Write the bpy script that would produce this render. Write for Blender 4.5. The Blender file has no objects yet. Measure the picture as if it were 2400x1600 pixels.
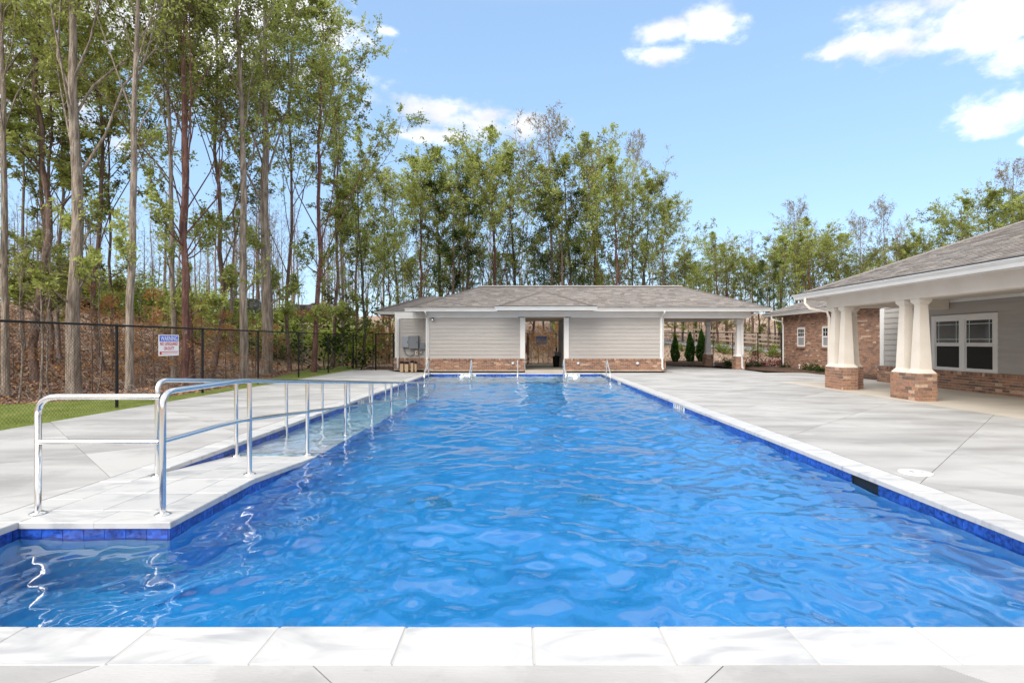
import bpy, math, random
import numpy as np
from mathutils import Matrix, Vector
R = math.radians
sc = bpy.context.scene
random.seed(7)
RNG = np.random.default_rng(11)

# ---------------------------------------------------------------- camera, sky, sun, exposure
F, CX, CY, CAMH = 1300.0, 1215.0, 800.0, 1.39          # focal length in 2400-wide pixels, vanishing point, eye height
cam = bpy.data.objects.new('camera', bpy.data.cameras.new('camera'))
sc.collection.objects.link(cam)
cam.location = (0, 0, CAMH)
cam.rotation_euler = (R(90), 0, 0)
cam.data.sensor_width = 36.0
cam.data.lens = 36.0 * F / 2400.0
cam.data.shift_x = -(CX - 1200.0) / 2400.0
cam.data.clip_start, cam.data.clip_end = 0.05, 2000.0
sc.camera = cam

SUN_EL, SUN_AZ = R(44), R(217)        # azimuth clockwise from +Y: behind the camera, to the left
world = bpy.data.worlds.new('World')
sc.world = world
world.use_nodes = True
nt = world.node_tree
nt.nodes.clear()
def N(tree, typ, **kw):
    n = tree.nodes.new(typ)
    for k, v in kw.items():
        setattr(n, k, v)
    return n
def math_node(tree, op, a, b=None, clamp=False):
    n = N(tree, 'ShaderNodeMath', operation=op)
    n.use_clamp = clamp
    for i, v in enumerate((a, b)):
        if v is None: continue
        if isinstance(v, (int, float)): n.inputs[i].default_value = v
        else: tree.links.new(v, n.inputs[i])
    return n.outputs[0]
def maprange(tree, v, a, b, c=0.0, d=1.0, smooth=True):
    n = N(tree, 'ShaderNodeMapRange')
    n.interpolation_type = 'SMOOTHSTEP' if smooth else 'LINEAR'
    tree.links.new(v, n.inputs['Value'])
    for k, x in zip(('From Min', 'From Max', 'To Min', 'To Max'), (a, b, c, d)):
        n.inputs[k].default_value = x
    return n.outputs['Result']
def build_sky():
    L = nt.links.new
    sky = N(nt, 'ShaderNodeTexSky', sky_type='NISHITA')
    sky.sun_disc = False
    sky.sun_elevation, sky.sun_rotation = SUN_EL, SUN_AZ
    sky.altitude, sky.air_density, sky.dust_density, sky.ozone_density = 100, 1.0, 0.6, 1.6
    tc = N(nt, 'ShaderNodeTexCoord')
    sep = N(nt, 'ShaderNodeSeparateXYZ'); L(tc.outputs['Generated'], sep.inputs[0])
    az = math_node(nt, 'ARCTAN2', sep.outputs[0], sep.outputs[1])
    el = math_node(nt, 'ARCSINE', sep.outputs[2])
    comb = N(nt, 'ShaderNodeCombineXYZ'); L(az, comb.inputs[0]); L(el, comb.inputs[1])
    # clouds: ellipses in azimuth and elevation, broken up by noise (px of the cloud centre and its half sizes)
    clouds = [(2330, 20, 300, 95), (2090, 100, 130, 34), (2240, 95, 130, 36), (2380, 125, 90, 40), (2000, 108, 110, 20), (1675, 60, 74, 34), (1555, 75, 60, 22), (1555, 130, 90, 18),
              (2345, 265, 120, 44), (2420, 330, 40, 16), (1020, 268, 90, 34), (1110, 285, 160, 36), (1010, 315, 110, 20), (1220, 290, 90, 30),
              (330, 60, 520, 120), (620, 30, 240, 70), (60, 210, 260, 110), (905, 72, 40, 12)]
    fld = None
    for px, py, rx, ry in clouds:
        x, z = (px - CX) / F, (CY - py) / F
        a, e = math.atan(x), math.atan(z / math.hypot(1, x))
        ka = math.cos(a) ** 2
        s = N(nt, 'ShaderNodeVectorMath', operation='SUBTRACT'); L(comb.outputs[0], s.inputs[0]); s.inputs[1].default_value = (a, e, 0)
        m = N(nt, 'ShaderNodeVectorMath', operation='MULTIPLY'); L(s.outputs[0], m.inputs[0])
        m.inputs[1].default_value = (F / (rx * ka), F / (ry * math.cos(a)), 0)
        ln = N(nt, 'ShaderNodeVectorMath', operation='LENGTH'); L(m.outputs[0], ln.inputs[0])
        fld = ln.outputs['Value'] if fld is None else math_node(nt, 'MINIMUM', fld, ln.outputs['Value'])
    mp = N(nt, 'ShaderNodeMapping'); L(tc.outputs['Generated'], mp.inputs[0]); mp.inputs['Scale'].default_value = (1, 1, 1.7)
    nz = N(nt, 'ShaderNodeTexNoise'); L(mp.outputs[0], nz.inputs['Vector'])
    nz.inputs['Scale'].default_value = 15; nz.inputs['Detail'].default_value = 10; nz.inputs['Roughness'].default_value = .60
    f2 = math_node(nt, 'ADD', fld, math_node(nt, 'MULTIPLY', math_node(nt, 'SUBTRACT', nz.outputs['Fac'], .5), 3.4))
    dens = maprange(nt, f2, 1.28, .15)
    # unseen sky overhead and behind: heavier clouds added for fill light and water reflections
    mp2 = N(nt, 'ShaderNodeMapping'); L(tc.outputs['Generated'], mp2.inputs[0]); mp2.inputs['Scale'].default_value = (1, 1, 1.6); mp2.inputs['Location'].default_value = (.4, .1, .3)
    nz2 = N(nt, 'ShaderNodeTexNoise'); L(mp2.outputs[0], nz2.inputs['Vector'])
    nz2.inputs['Scale'].default_value = 2.6; nz2.inputs['Detail'].default_value = 8; nz2.inputs['Roughness'].default_value = .55
    d2 = maprange(nt, nz2.outputs['Fac'], .37, .45)
    away = math_node(nt, 'MAXIMUM', maprange(nt, el, R(31), R(35)), maprange(nt, sep.outputs[1], .45, .15))
    dens = math_node(nt, 'MAXIMUM', dens, math_node(nt, 'MULTIPLY', d2, away))
    hz = maprange(nt, el, R(40), R(0), .50, .66)                      # pale towards the horizon
    bw = N(nt, 'ShaderNodeMix', data_type='RGBA'); L(sky.outputs[0], bw.inputs['A']); bw.inputs['B'].default_value = SKY_PALE; L(hz, bw.inputs['Factor'])
    nz3 = N(nt, 'ShaderNodeTexNoise'); L(mp.outputs[0], nz3.inputs['Vector']); nz3.inputs['Scale'].default_value = 6; nz3.inputs['Detail'].default_value = 5
    shade = maprange(nt, nz3.outputs['Fac'], .36, .64, .56, 1.0)
    cc = N(nt, 'ShaderNodeMix', data_type='RGBA', blend_type='MULTIPLY'); cc.inputs['Factor'].default_value = 1; cc.inputs['A'].default_value = CLOUD_COL; L(shade, cc.inputs['B'])
    mx = N(nt, 'ShaderNodeMix', data_type='RGBA'); L(math_node(nt, 'MULTIPLY', dens, .9), mx.inputs['Factor'])
    L(bw.outputs['Result'], mx.inputs['A']); L(cc.outputs['Result'], mx.inputs['B'])
    bg = N(nt, 'ShaderNodeBackground'); bg.inputs['Strength'].default_value = SKY_STRENGTH
    L(mx.outputs['Result'], bg.inputs['Color'])
    out = N(nt, 'ShaderNodeOutputWorld'); L(bg.outputs[0], out.inputs['Surface'])
SKY_STRENGTH = 0.125
SKY_PALE = (1.65, 2.6, 3.85, 1)
CLOUD_COL = (6.1, 6.05, 6.15, 1)
build_sky()
sun = bpy.data.objects.new('sun', bpy.data.lights.new('sun', 'SUN'))
sc.collection.objects.link(sun)
sun.data.energy, sun.data.angle, sun.data.color = 2.45, R(58), (1.0, .94, .84)
sd = Vector((math.cos(SUN_EL) * math.sin(SUN_AZ), math.cos(SUN_EL) * math.cos(SUN_AZ), math.sin(SUN_EL)))
sun.rotation_euler = sd.to_track_quat('Z', 'Y').to_euler()
sun.location = sd * 60
vs = sc.view_settings
sc.display_settings.display_device = 'sRGB'
vs.view_transform, vs.look, vs.gamma, vs.exposure = 'Standard', 'None', 1.0, 1.17
vs.use_curve_mapping = False
sc.cycles.use_denoising = True
sc.cycles.max_bounces, sc.cycles.diffuse_bounces, sc.cycles.glossy_bounces, sc.cycles.transmission_bounces = 9, 4, 4, 6
sc.cycles.blur_glossy = 0.3
sc.cycles.sample_clamp_indirect = 6

# ---------------------------------------------------------------- helpers
def link(o, parent=None):
    sc.collection.objects.link(o)
    if parent is not None:
        o.parent = parent
        o.matrix_parent_inverse = Matrix.Translation(-Vector(parent['base'])) if 'base' in parent else Matrix()
    return o
def tag(o, label=None, cat=None, group=None, kind=None):
    if label: o['label'] = label
    if cat: o['category'] = cat
    if group: o['group'] = group
    if kind: o['kind'] = kind
    return o
def thing(name, label, cat, loc=(0, 0, 0), group=None):
    o = bpy.data.objects.new(name, None)
    o.empty_display_size = .2
    o.location = loc
    o['base'] = tuple(float(v) for v in loc)
    sc.collection.objects.link(o)
    return tag(o, label, cat, group)
class MB:
    """gathers polygons, then becomes one mesh object"""
    def __init__(s): s.v, s.f, s.m, s.n, s.sm = [], [], [], 0, []
    def add(s, verts, faces, m=0, smooth=False):
        b = s.n
        s.v.extend(tuple(map(float, p)) for p in verts)
        s.n += len(verts)
        for f in faces:
            s.f.append(tuple(i + b for i in f)); s.m.append(m); s.sm.append(smooth)
        return s
    def box(s, x0, x1, y0, y1, z0, z1, m=0):
        v = [(x0, y0, z0), (x1, y0, z0), (x1, y1, z0), (x0, y1, z0), (x0, y0, z1), (x1, y0, z1), (x1, y1, z1), (x0, y1, z1)]
        return s.add(v, [(0, 3, 2, 1), (4, 5, 6, 7), (0, 1, 5, 4), (1, 2, 6, 5), (2, 3, 7, 6), (3, 0, 4, 7)], m)
    def hexa(s, v, m=0):
        return s.add(v, [(0, 3, 2, 1), (4, 5, 6, 7), (0, 1, 5, 4), (1, 2, 6, 5), (2, 3, 7, 6), (3, 0, 4, 7)], m)
    def prism(s, poly, d, m=0):
        """polygon of 3-D points pushed along the vector d"""
        k = len(poly); d = Vector(d)
        v = [Vector(p) for p in poly]; v = v + [p + d for p in v]
        return s.add(v, [tuple(range(k))[::-1], tuple(range(k, 2 * k))] + [(i, (i + 1) % k, k + (i + 1) % k, k + i) for i in range(k)], m)
    def tube(s, pts, rad, n=8, m=0, caps=True, smooth=True):
        P = [Vector(p) for p in pts]
        rs = rad if isinstance(rad, (list, tuple, np.ndarray)) else [rad] * len(P)
        up = None; rings = []
        for i, p in enumerate(P):
            t = (P[min(i + 1, len(P) - 1)] - P[max(i - 1, 0)])
            t = t.normalized() if t.length > 1e-9 else Vector((0, 0, 1))
            if up is None:
                up = Vector((0, 0, 1)) if abs(t.z) < .9 else Vector((1, 0, 0))
            a = (up - t * up.dot(t)).normalized(); up = a; b = t.cross(a)
            rings.append([p + (a * math.cos(q) + b * math.sin(q)) * rs[i] for q in (2 * math.pi * k / n for k in range(n))])
        v = [q for r in rings for q in r]; f = []
        for i in range(len(P) - 1):
            for k in range(n):
                f.append((i * n + k, i * n + (k + 1) % n, (i + 1) * n + (k + 1) % n, (i + 1) * n + k))
        s.add(v, f, m, smooth)
        if caps:
            s.add(rings[0], [tuple(range(n))[::-1]], m); s.add(rings[-1], [tuple(range(n))], m)
        return s
    def lathe(s, cx, cy, prof, n=20, m=0):
        v = []
        for r, z in prof:
            v += [(cx + r * math.cos(2 * math.pi * k / n), cy + r * math.sin(2 * math.pi * k / n), z) for k in range(n)]
        f = []
        for i in range(len(prof) - 1):
            f += [(i * n + k, i * n + (k + 1) % n, (i + 1) * n + (k + 1) % n, (i + 1) * n + k) for k in range(n)]
        f.append(tuple(range(n))[::-1]); f.append(tuple(range((len(prof) - 1) * n, len(prof) * n)))
        return s.add(v, f, m, True)
    def stack(s, cx, cy, prof, m=0):
        """square sections (half size, z) joined into one tapered post"""
        v = []
        for h, z in prof:
            v += [(cx - h, cy - h, z), (cx + h, cy - h, z), (cx + h, cy + h, z), (cx - h, cy + h, z)]
        f = [(0, 3, 2, 1)]
        for i in range(len(prof) - 1):
            f += [(i * 4 + k, i * 4 + (k + 1) % 4, i * 4 + 4 + (k + 1) % 4, i * 4 + 4 + k) for k in range(4)]
        e = (len(prof) - 1) * 4
        f.append((e, e + 1, e + 2, e + 3))
        return s.add(v, f, m)
    def build(s, name, mats, parent=None, kind=None, label=None):
        me = bpy.data.meshes.new(name)
        me.from_pydata(s.v, [], s.f)
        for m in (mats if isinstance(mats, (list, tuple)) else [mats]): me.materials.append(m)
        me.polygons.foreach_set('material_index', s.m)
        me.polygons.foreach_set('use_smooth', s.sm)
        o = bpy.data.objects.new(name, me)
        link(o, parent)
        return tag(o, label=label, kind=kind)
def clip_poly(poly, a, b, c):
    """keep the part of a 2-D convex polygon with a*x+b*y<=c"""
    out = []
    for i, p in enumerate(poly):
        q = poly[(i + 1) % len(poly)]
        dp, dq = a * p[0] + b * p[1] - c, a * q[0] + b * q[1] - c
        if dp <= 0: out.append(p)
        if (dp < 0 < dq) or (dq < 0 < dp):
            t = dp / (dp - dq); out.append((p[0] + (q[0] - p[0]) * t, p[1] + (q[1] - p[1]) * t))
    return out
def clip_convex(poly, clip):
    """clip by a counter-clockwise convex polygon"""
    for i, p in enumerate(clip):
        q = clip[(i + 1) % len(clip)]
        dx, dy = q[0] - p[0], q[1] - p[1]
        poly = clip_poly(poly, dy, -dx, dy * p[0] - dx * p[1])
        if len(poly) < 3: return []
    return poly
def area2(poly):
    return .5 * abs(sum(p[0] * q[1] - q[0] * p[1] for p, q in zip(poly, poly[1:] + poly[:1])))
CAMP = Vector((0, 0, CAMH))
def emit_pieces(name, pieces, mats, parent, limit=300):
    """pieces: (centre, size, function(MB, material index), material index); those that show largest become objects, the rest one stuff part"""
    pieces = sorted(pieces, key=lambda p: -p[1] / max((Vector(p[0]) - CAMP).length, .1))
    for c, s, fn, mi in pieces[:limit]:
        mb = MB(); fn(mb, 0); mb.build(name, mats[mi], parent)
    if pieces[limit:]:
        mb = MB()
        for c, s, fn, mi in pieces[limit:]: fn(mb, mi)
        mb.build(name, mats, parent, kind='stuff')
def copy_tree(o, loc, rz=0, s=1.0, label=None, group=None, sz=None):
    c = o.copy(); sc.collection.objects.link(c)
    c.location = loc; c.rotation_euler = (0, 0, rz); c.scale = (s, s, sz if sz else s)
    for ch in list(o.children):
        d = ch.copy(); sc.collection.objects.link(d); d.parent = c
        for g in list(ch.children):
            e = g.copy(); sc.collection.objects.link(e); e.parent = d
    if label: c['label'] = label
    if group: c['group'] = group
    return c
def at(px, Y, py=None):
    return ((px - CX) / F * Y, Y) if py is None else ((px - CX) / F * Y, Y, CAMH + (CY - py) / F * Y)

# ---------------------------------------------------------------- materials
def mat(name, col, rough=.6, metal=0.0, col2=None, scale=6.0, stretch=(1, 1, 1), bump=0.0, bscale=None, detail=5, lo=.35, hi=.65, rand=0.0, spec=None, coords='Object', distort=0.0):
    m = bpy.data.materials.new(name); m.use_nodes = True
    t = m.node_tree; b = t.nodes['Principled BSDF']; L = t.links.new
    b.inputs['Roughness'].default_value = rough; b.inputs['Metallic'].default_value = metal
    if spec is not None: b.inputs['Specular IOR Level'].default_value = spec
    b.inputs['Base Color'].default_value = (*col, 1)
    src = None
    if col2 is not None or bump:
        tc = N(t, 'ShaderNodeTexCoord'); mp = N(t, 'ShaderNodeMapping'); L(tc.outputs[coords], mp.inputs[0]); mp.inputs['Scale'].default_value = stretch
        if rand:
            oi = N(t, 'ShaderNodeObjectInfo'); cb = N(t, 'ShaderNodeVectorMath', operation='SCALE'); cb.inputs[0].default_value = (17, 31, 23); L(oi.outputs['Random'], cb.inputs['Scale']); L(cb.outputs[0], mp.inputs['Location'])
    if col2 is not None:
        nz = N(t, 'ShaderNodeTexNoise'); L(mp.outputs[0], nz.inputs['Vector'])
        nz.inputs['Scale'].default_value = scale; nz.inputs['Detail'].default_value = detail; nz.inputs['Distortion'].default_value = distort
        cr = N(t, 'ShaderNodeValToRGB'); L(nz.outputs['Fac'], cr.inputs[0])
        cr.color_ramp.elements[0].position, cr.color_ramp.elements[1].position = lo, hi
        cr.color_ramp.elements[0].color, cr.color_ramp.elements[1].color = (*col, 1), (*col2, 1)
        src = cr.outputs[0]
    if rand and src is not None:
        hs = N(t, 'ShaderNodeHueSaturation'); L(src, hs.inputs['Color'])
        oi = N(t, 'ShaderNodeObjectInfo')
        L(maprange(t, oi.outputs['Random'], 0, 1, 1 - rand, 1 + rand, False), hs.inputs['Value']); src = hs.outputs[0]
    if src is not None: L(src, b.inputs['Base Color'])
    if bump:
        n2 = N(t, 'ShaderNodeTexNoise'); L(mp.outputs[0], n2.inputs['Vector']); n2.inputs['Scale'].default_value = bscale or scale * 4; n2.inputs['Detail'].default_value = 6
        bp = N(t, 'ShaderNodeBump'); bp.inputs['Strength'].default_value = bump; bp.inputs['Distance'].default_value = .02; L(n2.outputs['Fac'], bp.inputs['Height']); L(bp.outputs[0], b.inputs['Normal'])
    return m
def leaf_mat(name, c1, c2, trans=.45):
    m = bpy.data.materials.new(name); m.use_nodes = True
    t = m.node_tree; t.nodes.clear(); L = t.links.new
    tc = N(t, 'ShaderNodeTexCoord'); nz = N(t, 'ShaderNodeTexNoise'); L(tc.outputs['Object'], nz.inputs['Vector']); nz.inputs['Scale'].default_value = 1.7; nz.inputs['Detail'].default_value = 4
    cr = N(t, 'ShaderNodeValToRGB'); L(nz.outputs['Fac'], cr.inputs[0]); e = cr.color_ramp.elements
    e[0].position, e[1].position = .36, .66; e[0].color, e[1].color = (*c1, 1), (*c2, 1)
    d = N(t, 'ShaderNodeBsdfDiffuse'); tr = N(t, 'ShaderNodeBsdfTranslucent'); mx = N(t, 'ShaderNodeMixShader'); mx.inputs[0].default_value = trans
    L(cr.outputs[0], d.inputs[0]); L(cr.outputs[0], tr.inputs[0]); L(d.outputs[0], mx.inputs[1]); L(tr.outputs[0], mx.inputs[2])
    o = N(t, 'ShaderNodeOutputMaterial'); L(mx.outputs[0], o.inputs[0])
    return m
def pool_tile_mat():
    m = mat('blue_glazed_tile', (.010, .025, .15), .25, col2=(.025, .095, .46), scale=26, detail=4, lo=.3, hi=.62, rand=.25)
    return m
M = {}
M['concrete'] = mat('concrete', (.27, .268, .267), .8, col2=(.40, .398, .396), scale=1.1, stretch=(.45, 1.6, 1), bump=.12, bscale=60, rand=.035, detail=7, lo=.33, hi=.6, coords='Object')
def weather(m, spots, stain):
    """small dark specks and broad water marks over a concrete colour"""
    t = m.node_tree; b = t.nodes['Principled BSDF']; L = t.links.new; src = b.inputs['Base Color'].links[0].from_socket
    tc = N(t, 'ShaderNodeTexCoord')
    for sc_, lo, hi, amt, det in ((38, .66, .74, spots, 2), (.55, .50, .53, stain, 8), (2.3, .58, .70, stain * .8, 9)):
        nz = N(t, 'ShaderNodeTexNoise'); L(tc.outputs['Object'], nz.inputs['Vector']); nz.inputs['Scale'].default_value = sc_; nz.inputs['Detail'].default_value = det; nz.inputs['Roughness'].default_value = .6
        mx = N(t, 'ShaderNodeMix', data_type='RGBA', blend_type='MULTIPLY'); L(maprange(t, nz.outputs['Fac'], lo, hi, 0, amt), mx.inputs['Factor']); L(src, mx.inputs['A']); mx.inputs['B'].default_value = (.55, .54, .52, 1); src = mx.outputs['Result']
    L(src, b.inputs['Base Color'])
weather(M['concrete'], .30, .20)
M['concrete_warm'] = mat('concrete_warm', (.44, .395, .335), .8, col2=(.52, .475, .41), scale=1.0, bump=.1, bscale=60, rand=.03, detail=6)
M['marble'] = mat('marble', (.30, .312, .335), .45, col2=(.475, .477, .48), scale=1.5, stretch=(1.3, 3.4, 2), detail=9, lo=.26, hi=.50, rand=.03, distort=1.2)
M['tile'] = pool_tile_mat()
M['plaster'] = mat('pool_plaster', (.48, .68, .80), .7, col2=(.60, .77, .86), scale=2)
M['ramp_plaster'] = mat('ramp_plaster', (.52, .53, .60), .7, col2=(.60, .61, .67), scale=3)
M['white_tile'] = mat('white_tile', (.72, .74, .76), .25)
M['steel'] = mat('polished_steel', (.74, .73, .71), .13, 1.0)
M['white_paint'] = mat('white_paint', (.64, .635, .625), .5, col2=(.68, .675, .665), scale=2)
M['cream_trim'] = mat('cream_trim', (.65, .595, .525), .55, col2=(.70, .645, .58), scale=2)
M['siding'] = mat('taupe_siding', (.345, .325, .305), .6, col2=(.38, .36, .34), scale=3, stretch=(.3, .3, 3), rand=.03)
M['siding_core'] = mat('siding_core', (.30, .285, .265), .7)
M['mortar'] = mat('mortar', (.42, .35, .28), .9, col2=(.54, .46, .38), scale=9)
BR = [(.155, .085, .058), (.105, .060, .046), (.20, .108, .072), (.25, .135, .082), (.19, .115, .085), (.062, .046, .042), (.34, .245, .18), (.225, .112, .07)]
BR = [tuple(.72 * v + .28 * m for v, m in zip(c, (.18, .105, .072))) for c in BR]
BRICKS = [mat('brick_clay', tuple(c * 1.25 for c in col), .85, col2=tuple(c * 1.8 for c in col), scale=24, bump=.25, bscale=90) for col in BR]
BRICK_P = [.22, .17, .18, .1, .13, .06, .07, .07]
SH = [(.20, .178, .164), (.23, .208, .195), (.165, .147, .138), (.27, .245, .228), (.205, .195, .19)]
SHINGLES = [mat('asphalt_shingle', tuple(c * .8 for c in col), .9, col2=tuple(c * 1.18 for c in col), scale=30, bump=.3, bscale=160) for col in SH]
M['black'] = mat('black_coated_metal', (.008, .008, .009), .6, spec=.25)
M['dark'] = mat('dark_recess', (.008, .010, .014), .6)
M['soil'] = mat('mulch', (.03, .016, .010), .95, col2=(.10, .055, .036), scale=22, bump=.8, bscale=50, detail=8)
M['grass_ground'] = mat('lawn_ground', (.13, .19, .04), .9, col2=(.21, .28, .07), scale=5, bump=.4, bscale=70)
M['glass'] = mat('window_glass', (.012, .013, .014), .04, spec=.8, col2=(.03, .028, .027), scale=1.6)
M['grey_box'] = mat('grey_cabinet', (.15, .165, .185), .45)
M['pale_box'] = mat('pale_grey_cabinet', (.24, .265, .30), .45)
M['beige_box'] = mat('beige_plastic', (.52, .46, .36), .5)
M['tan_post'] = mat('tan_post', (.42, .31, .19), .7, col2=(.50, .38, .25), scale=12)
M['rust_red'] = mat('red_enamel', (.30, .012, .010), .35)
M['road'] = mat('asphalt', (.24, .24, .255), .9, col2=(.30, .30, .315), scale=14, bump=.2)
M['fence_wood'] = mat('weathered_rail_wood', (.36, .27, .20), .9, col2=(.48, .38, .30), scale=5, stretch=(1, 1, 6))
M['sign_white'] = mat('sign_white', (.78, .79, .80), .4)
M['sign_blue'] = mat('sign_blue', (.01, .09, .62), .4)
M['sign_red'] = mat('sign_red', (.55, .012, .02), .4)
M['letter_black'] = mat('letter_black', (.015, .015, .02), .5)
def bark(name, c1, c2):
    m = mat(name, c1, .95, col2=c2, scale=8, stretch=(1.5, 1.5, .24), bump=1.0, bscale=20, detail=9, lo=.38, hi=.62)
    t = m.node_tree; b = t.nodes['Principled BSDF']; L = t.links.new; src = b.inputs['Base Color'].links[0].from_socket
    tc = N(t, 'ShaderNodeTexCoord')
    for sc_, lo, hi, amt, col in ((2.2, .55, .75, .35, tuple(c * .5 for c in c1)), (5.0, .60, .70, .45, (.30, .30, .25))):   # weathered bands, lichen
        nz = N(t, 'ShaderNodeTexNoise'); L(tc.outputs['Object'], nz.inputs['Vector']); nz.inputs['Scale'].default_value = sc_; nz.inputs['Detail'].default_value = 7
        mx = N(t, 'ShaderNodeMix', data_type='RGBA'); L(maprange(t, nz.outputs['Fac'], lo, hi, 0, amt), mx.inputs['Factor']); L(src, mx.inputs['A']); mx.inputs['B'].default_value = (*col, 1); src = mx.outputs['Result']
    L(src, b.inputs['Base Color'])
    for n in t.nodes:
        if n.type == 'BUMP': n.inputs['Distance'].default_value = .06
    return m
M['bark_pale'] = bark('pale_grey_bark', (.14, .112, .088), (.33, .275, .225))
M['bark_brown'] = bark('brown_bark', (.085, .055, .043), (.20, .135, .11))
M['bark_red'] = bark('reddish_bark', (.09, .040, .034), (.19, .095, .075))
M['bark_dark'] = bark('dark_bark', (.045, .038, .026), (.12, .10, .07))
M['bark_far'] = bark('grey_bark', (.15, .115, .105), (.28, .225, .205))
LEAF = {'spring': [leaf_mat('leaf_light', (.33, .385, .10), (.49, .54, .19), .5), leaf_mat('leaf_mid', (.225, .26, .06), (.34, .38, .11), .5), leaf_mat('leaf_deep', (.115, .125, .033), (.20, .22, .065), .5)],
        'dark': [leaf_mat('evergreen_leaf', (.035, .06, .018), (.075, .115, .03), .3), leaf_mat('evergreen_deep', (.012, .024, .008), (.03, .05, .014), .25), leaf_mat('evergreen_olive', (.045, .058, .012), (.075, .09, .02), .25)],
        'beech': [leaf_mat('tan_leaf', (.36, .20, .09), (.50, .31, .16), .4), leaf_mat('orange_leaf', (.34, .16, .05), (.46, .24, .09), .4), leaf_mat('brown_leaf', (.20, .11, .06), (.29, .17, .10), .4)],
        'olive': [leaf_mat('bud_light', (.26, .25, .10), (.36, .34, .16)), leaf_mat('bud_mid', (.22, .17, .10), (.30, .24, .15)), leaf_mat('bud_brown', (.22, .15, .11), (.30, .21, .16))],
        'lime': [leaf_mat('lime_leaf', (.16, .24, .02), (.28, .36, .04)), leaf_mat('lime_mid', (.11, .17, .02), (.18, .24, .03)), leaf_mat('lime_deep', (.06, .10, .015), (.1, .14, .02))],
        'burgundy': [leaf_mat('burgundy_leaf', (.16, .012, .045), (.26, .03, .08), .3), leaf_mat('burgundy_deep', (.07, .008, .02), (.14, .015, .04), .3), leaf_mat('burgundy_red', (.2, .03, .03), (.28, .05, .06), .3)],
        'cedar': [leaf_mat('cedar_mid', (.02, .06, .012), (.045, .105, .02), .2), leaf_mat('cedar_deep', (.012, .035, .008), (.03, .065, .014), .2), leaf_mat('cedar_light', (.05, .10, .02), (.075, .14, .03), .2)]}
# ---------------------------------------------------------------- ground
def sstep(a, b, x):
    t = np.clip((x - a) / (b - a), 0, 1); return t * t * (3 - 2 * t)
def T(x, y):
    """height of the natural ground"""
    x = np.asarray(x, float); y = np.asarray(y, float)
    dl, db = np.maximum(0, -8.8 - x), np.maximum(0, y - 34.0)
    d = np.hypot(dl, db)
    nb = .22 * np.sin(x * .31 + 1.3) * np.sin(y * .27 + .4) + .11 * np.sin(x * .83 + y * .57) + .06 * np.sin(x * 1.9 - y * 1.3)
    left = -.04 - .40 * np.exp(-((d - 5.5) / 2.2) ** 2) + 3.9 * sstep(5.0, 25, d) + .035 * np.maximum(0, d - 24) + nb * sstep(2.5, 9, d)
    zr = np.clip(1.15 - .085 * (x - 12.1), -.3, 1.9)
    right = .02 + (zr - .02) * sstep(36.5, 44.5, y) + .50 * sstep(44.8, 50, y) + 5.0 * sstep(51, 84, y) + .02 * np.maximum(0, y - 70) + nb * sstep(52, 60, y)
    g = sstep(4.5, 10.5, x)
    z = left * (1 - g) + right * g
    site = (x > -8.3) & (y < 33.2)
    z = np.where(site, -.15, z)
    z = np.where((x > -4.1) & (x < 3.9) & (y > 2.45) & (y < 24.65), -3.0, z)
    return z
def tz(x, y): return float(T(x, y))
def grid_mesh(name, xs, ys, zf, m, kind='structure', parent=None):
    X, Y = np.meshgrid(xs, ys); Z = zf(X, Y)
    v = np.stack([X, Y, Z], -1).reshape(-1, 3); nx, ny = len(xs), len(ys)
    i = (np.arange(ny - 1)[:, None] * nx + np.arange(nx - 1)[None]).reshape(-1)
    f = np.stack([i, i + 1, i + nx + 1, i + nx], -1)
    me = bpy.data.meshes.new(name); me.from_pydata(v, [], f.tolist()); me.materials.append(m)
    me.polygons.foreach_set('use_smooth', [True] * len(f))
    o = bpy.data.objects.new(name, me); link(o, parent)
    return tag(o, kind=kind)
M['litter'] = mat('leaf_litter_ground', (.21, .15, .11), .95, col2=(.46, .34, .26), scale=7, bump=.9, bscale=26, detail=9, lo=.34, hi=.68)
def ground_material():
    m = M['litter']; t = m.node_tree; b = t.nodes['Principled BSDF']; L = t.links.new
    src = b.inputs['Base Color'].links[0].from_socket
    tc = N(t, 'ShaderNodeTexCoord'); nz = N(t, 'ShaderNodeTexNoise'); L(tc.outputs['Object'], nz.inputs['Vector']); nz.inputs['Scale'].default_value = .35; nz.inputs['Detail'].default_value = 6
    f = maprange(t, nz.outputs['Fac'], .48, .72, 0, .75)
    mx = N(t, 'ShaderNodeMix', data_type='RGBA'); L(f, mx.inputs['Factor']); L(src, mx.inputs['A']); mx.inputs['B'].default_value = (.16, .12, .055, 1); L(mx.outputs['Result'], b.inputs['Base Color'])
ground_material()
def axis(*segs):
    out = []
    for a, b, st in segs: out += list(np.arange(a, b - 1e-6, st))
    return np.array(out + [segs[-1][1]])
gx = axis((-400, -130, 30), (-130, -50, 4), (-50, -13, .75), (-13, -8.8, .4), (-8.8, -8.0, .1), (-8.0, -4.2, .95), (-4.2, -4.0, .05), (-4.0, 3.8, 1.3), (3.8, 4.0, .05), (4.0, 14, 1), (14, 40, 1), (40, 100, 4), (100, 400, 30))
gy = axis((-60, -6, 6), (-6, 2.2, 1.0), (2.2, 2.6, .1), (2.6, 24.5, .7), (24.5, 24.8, .05), (24.8, 33, .6), (33, 33.6, .1), (33.6, 90, .8), (90, 150, 5), (150, 600, 45))
grid_mesh('ground', gx, gy, T, M['litter'])

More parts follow.
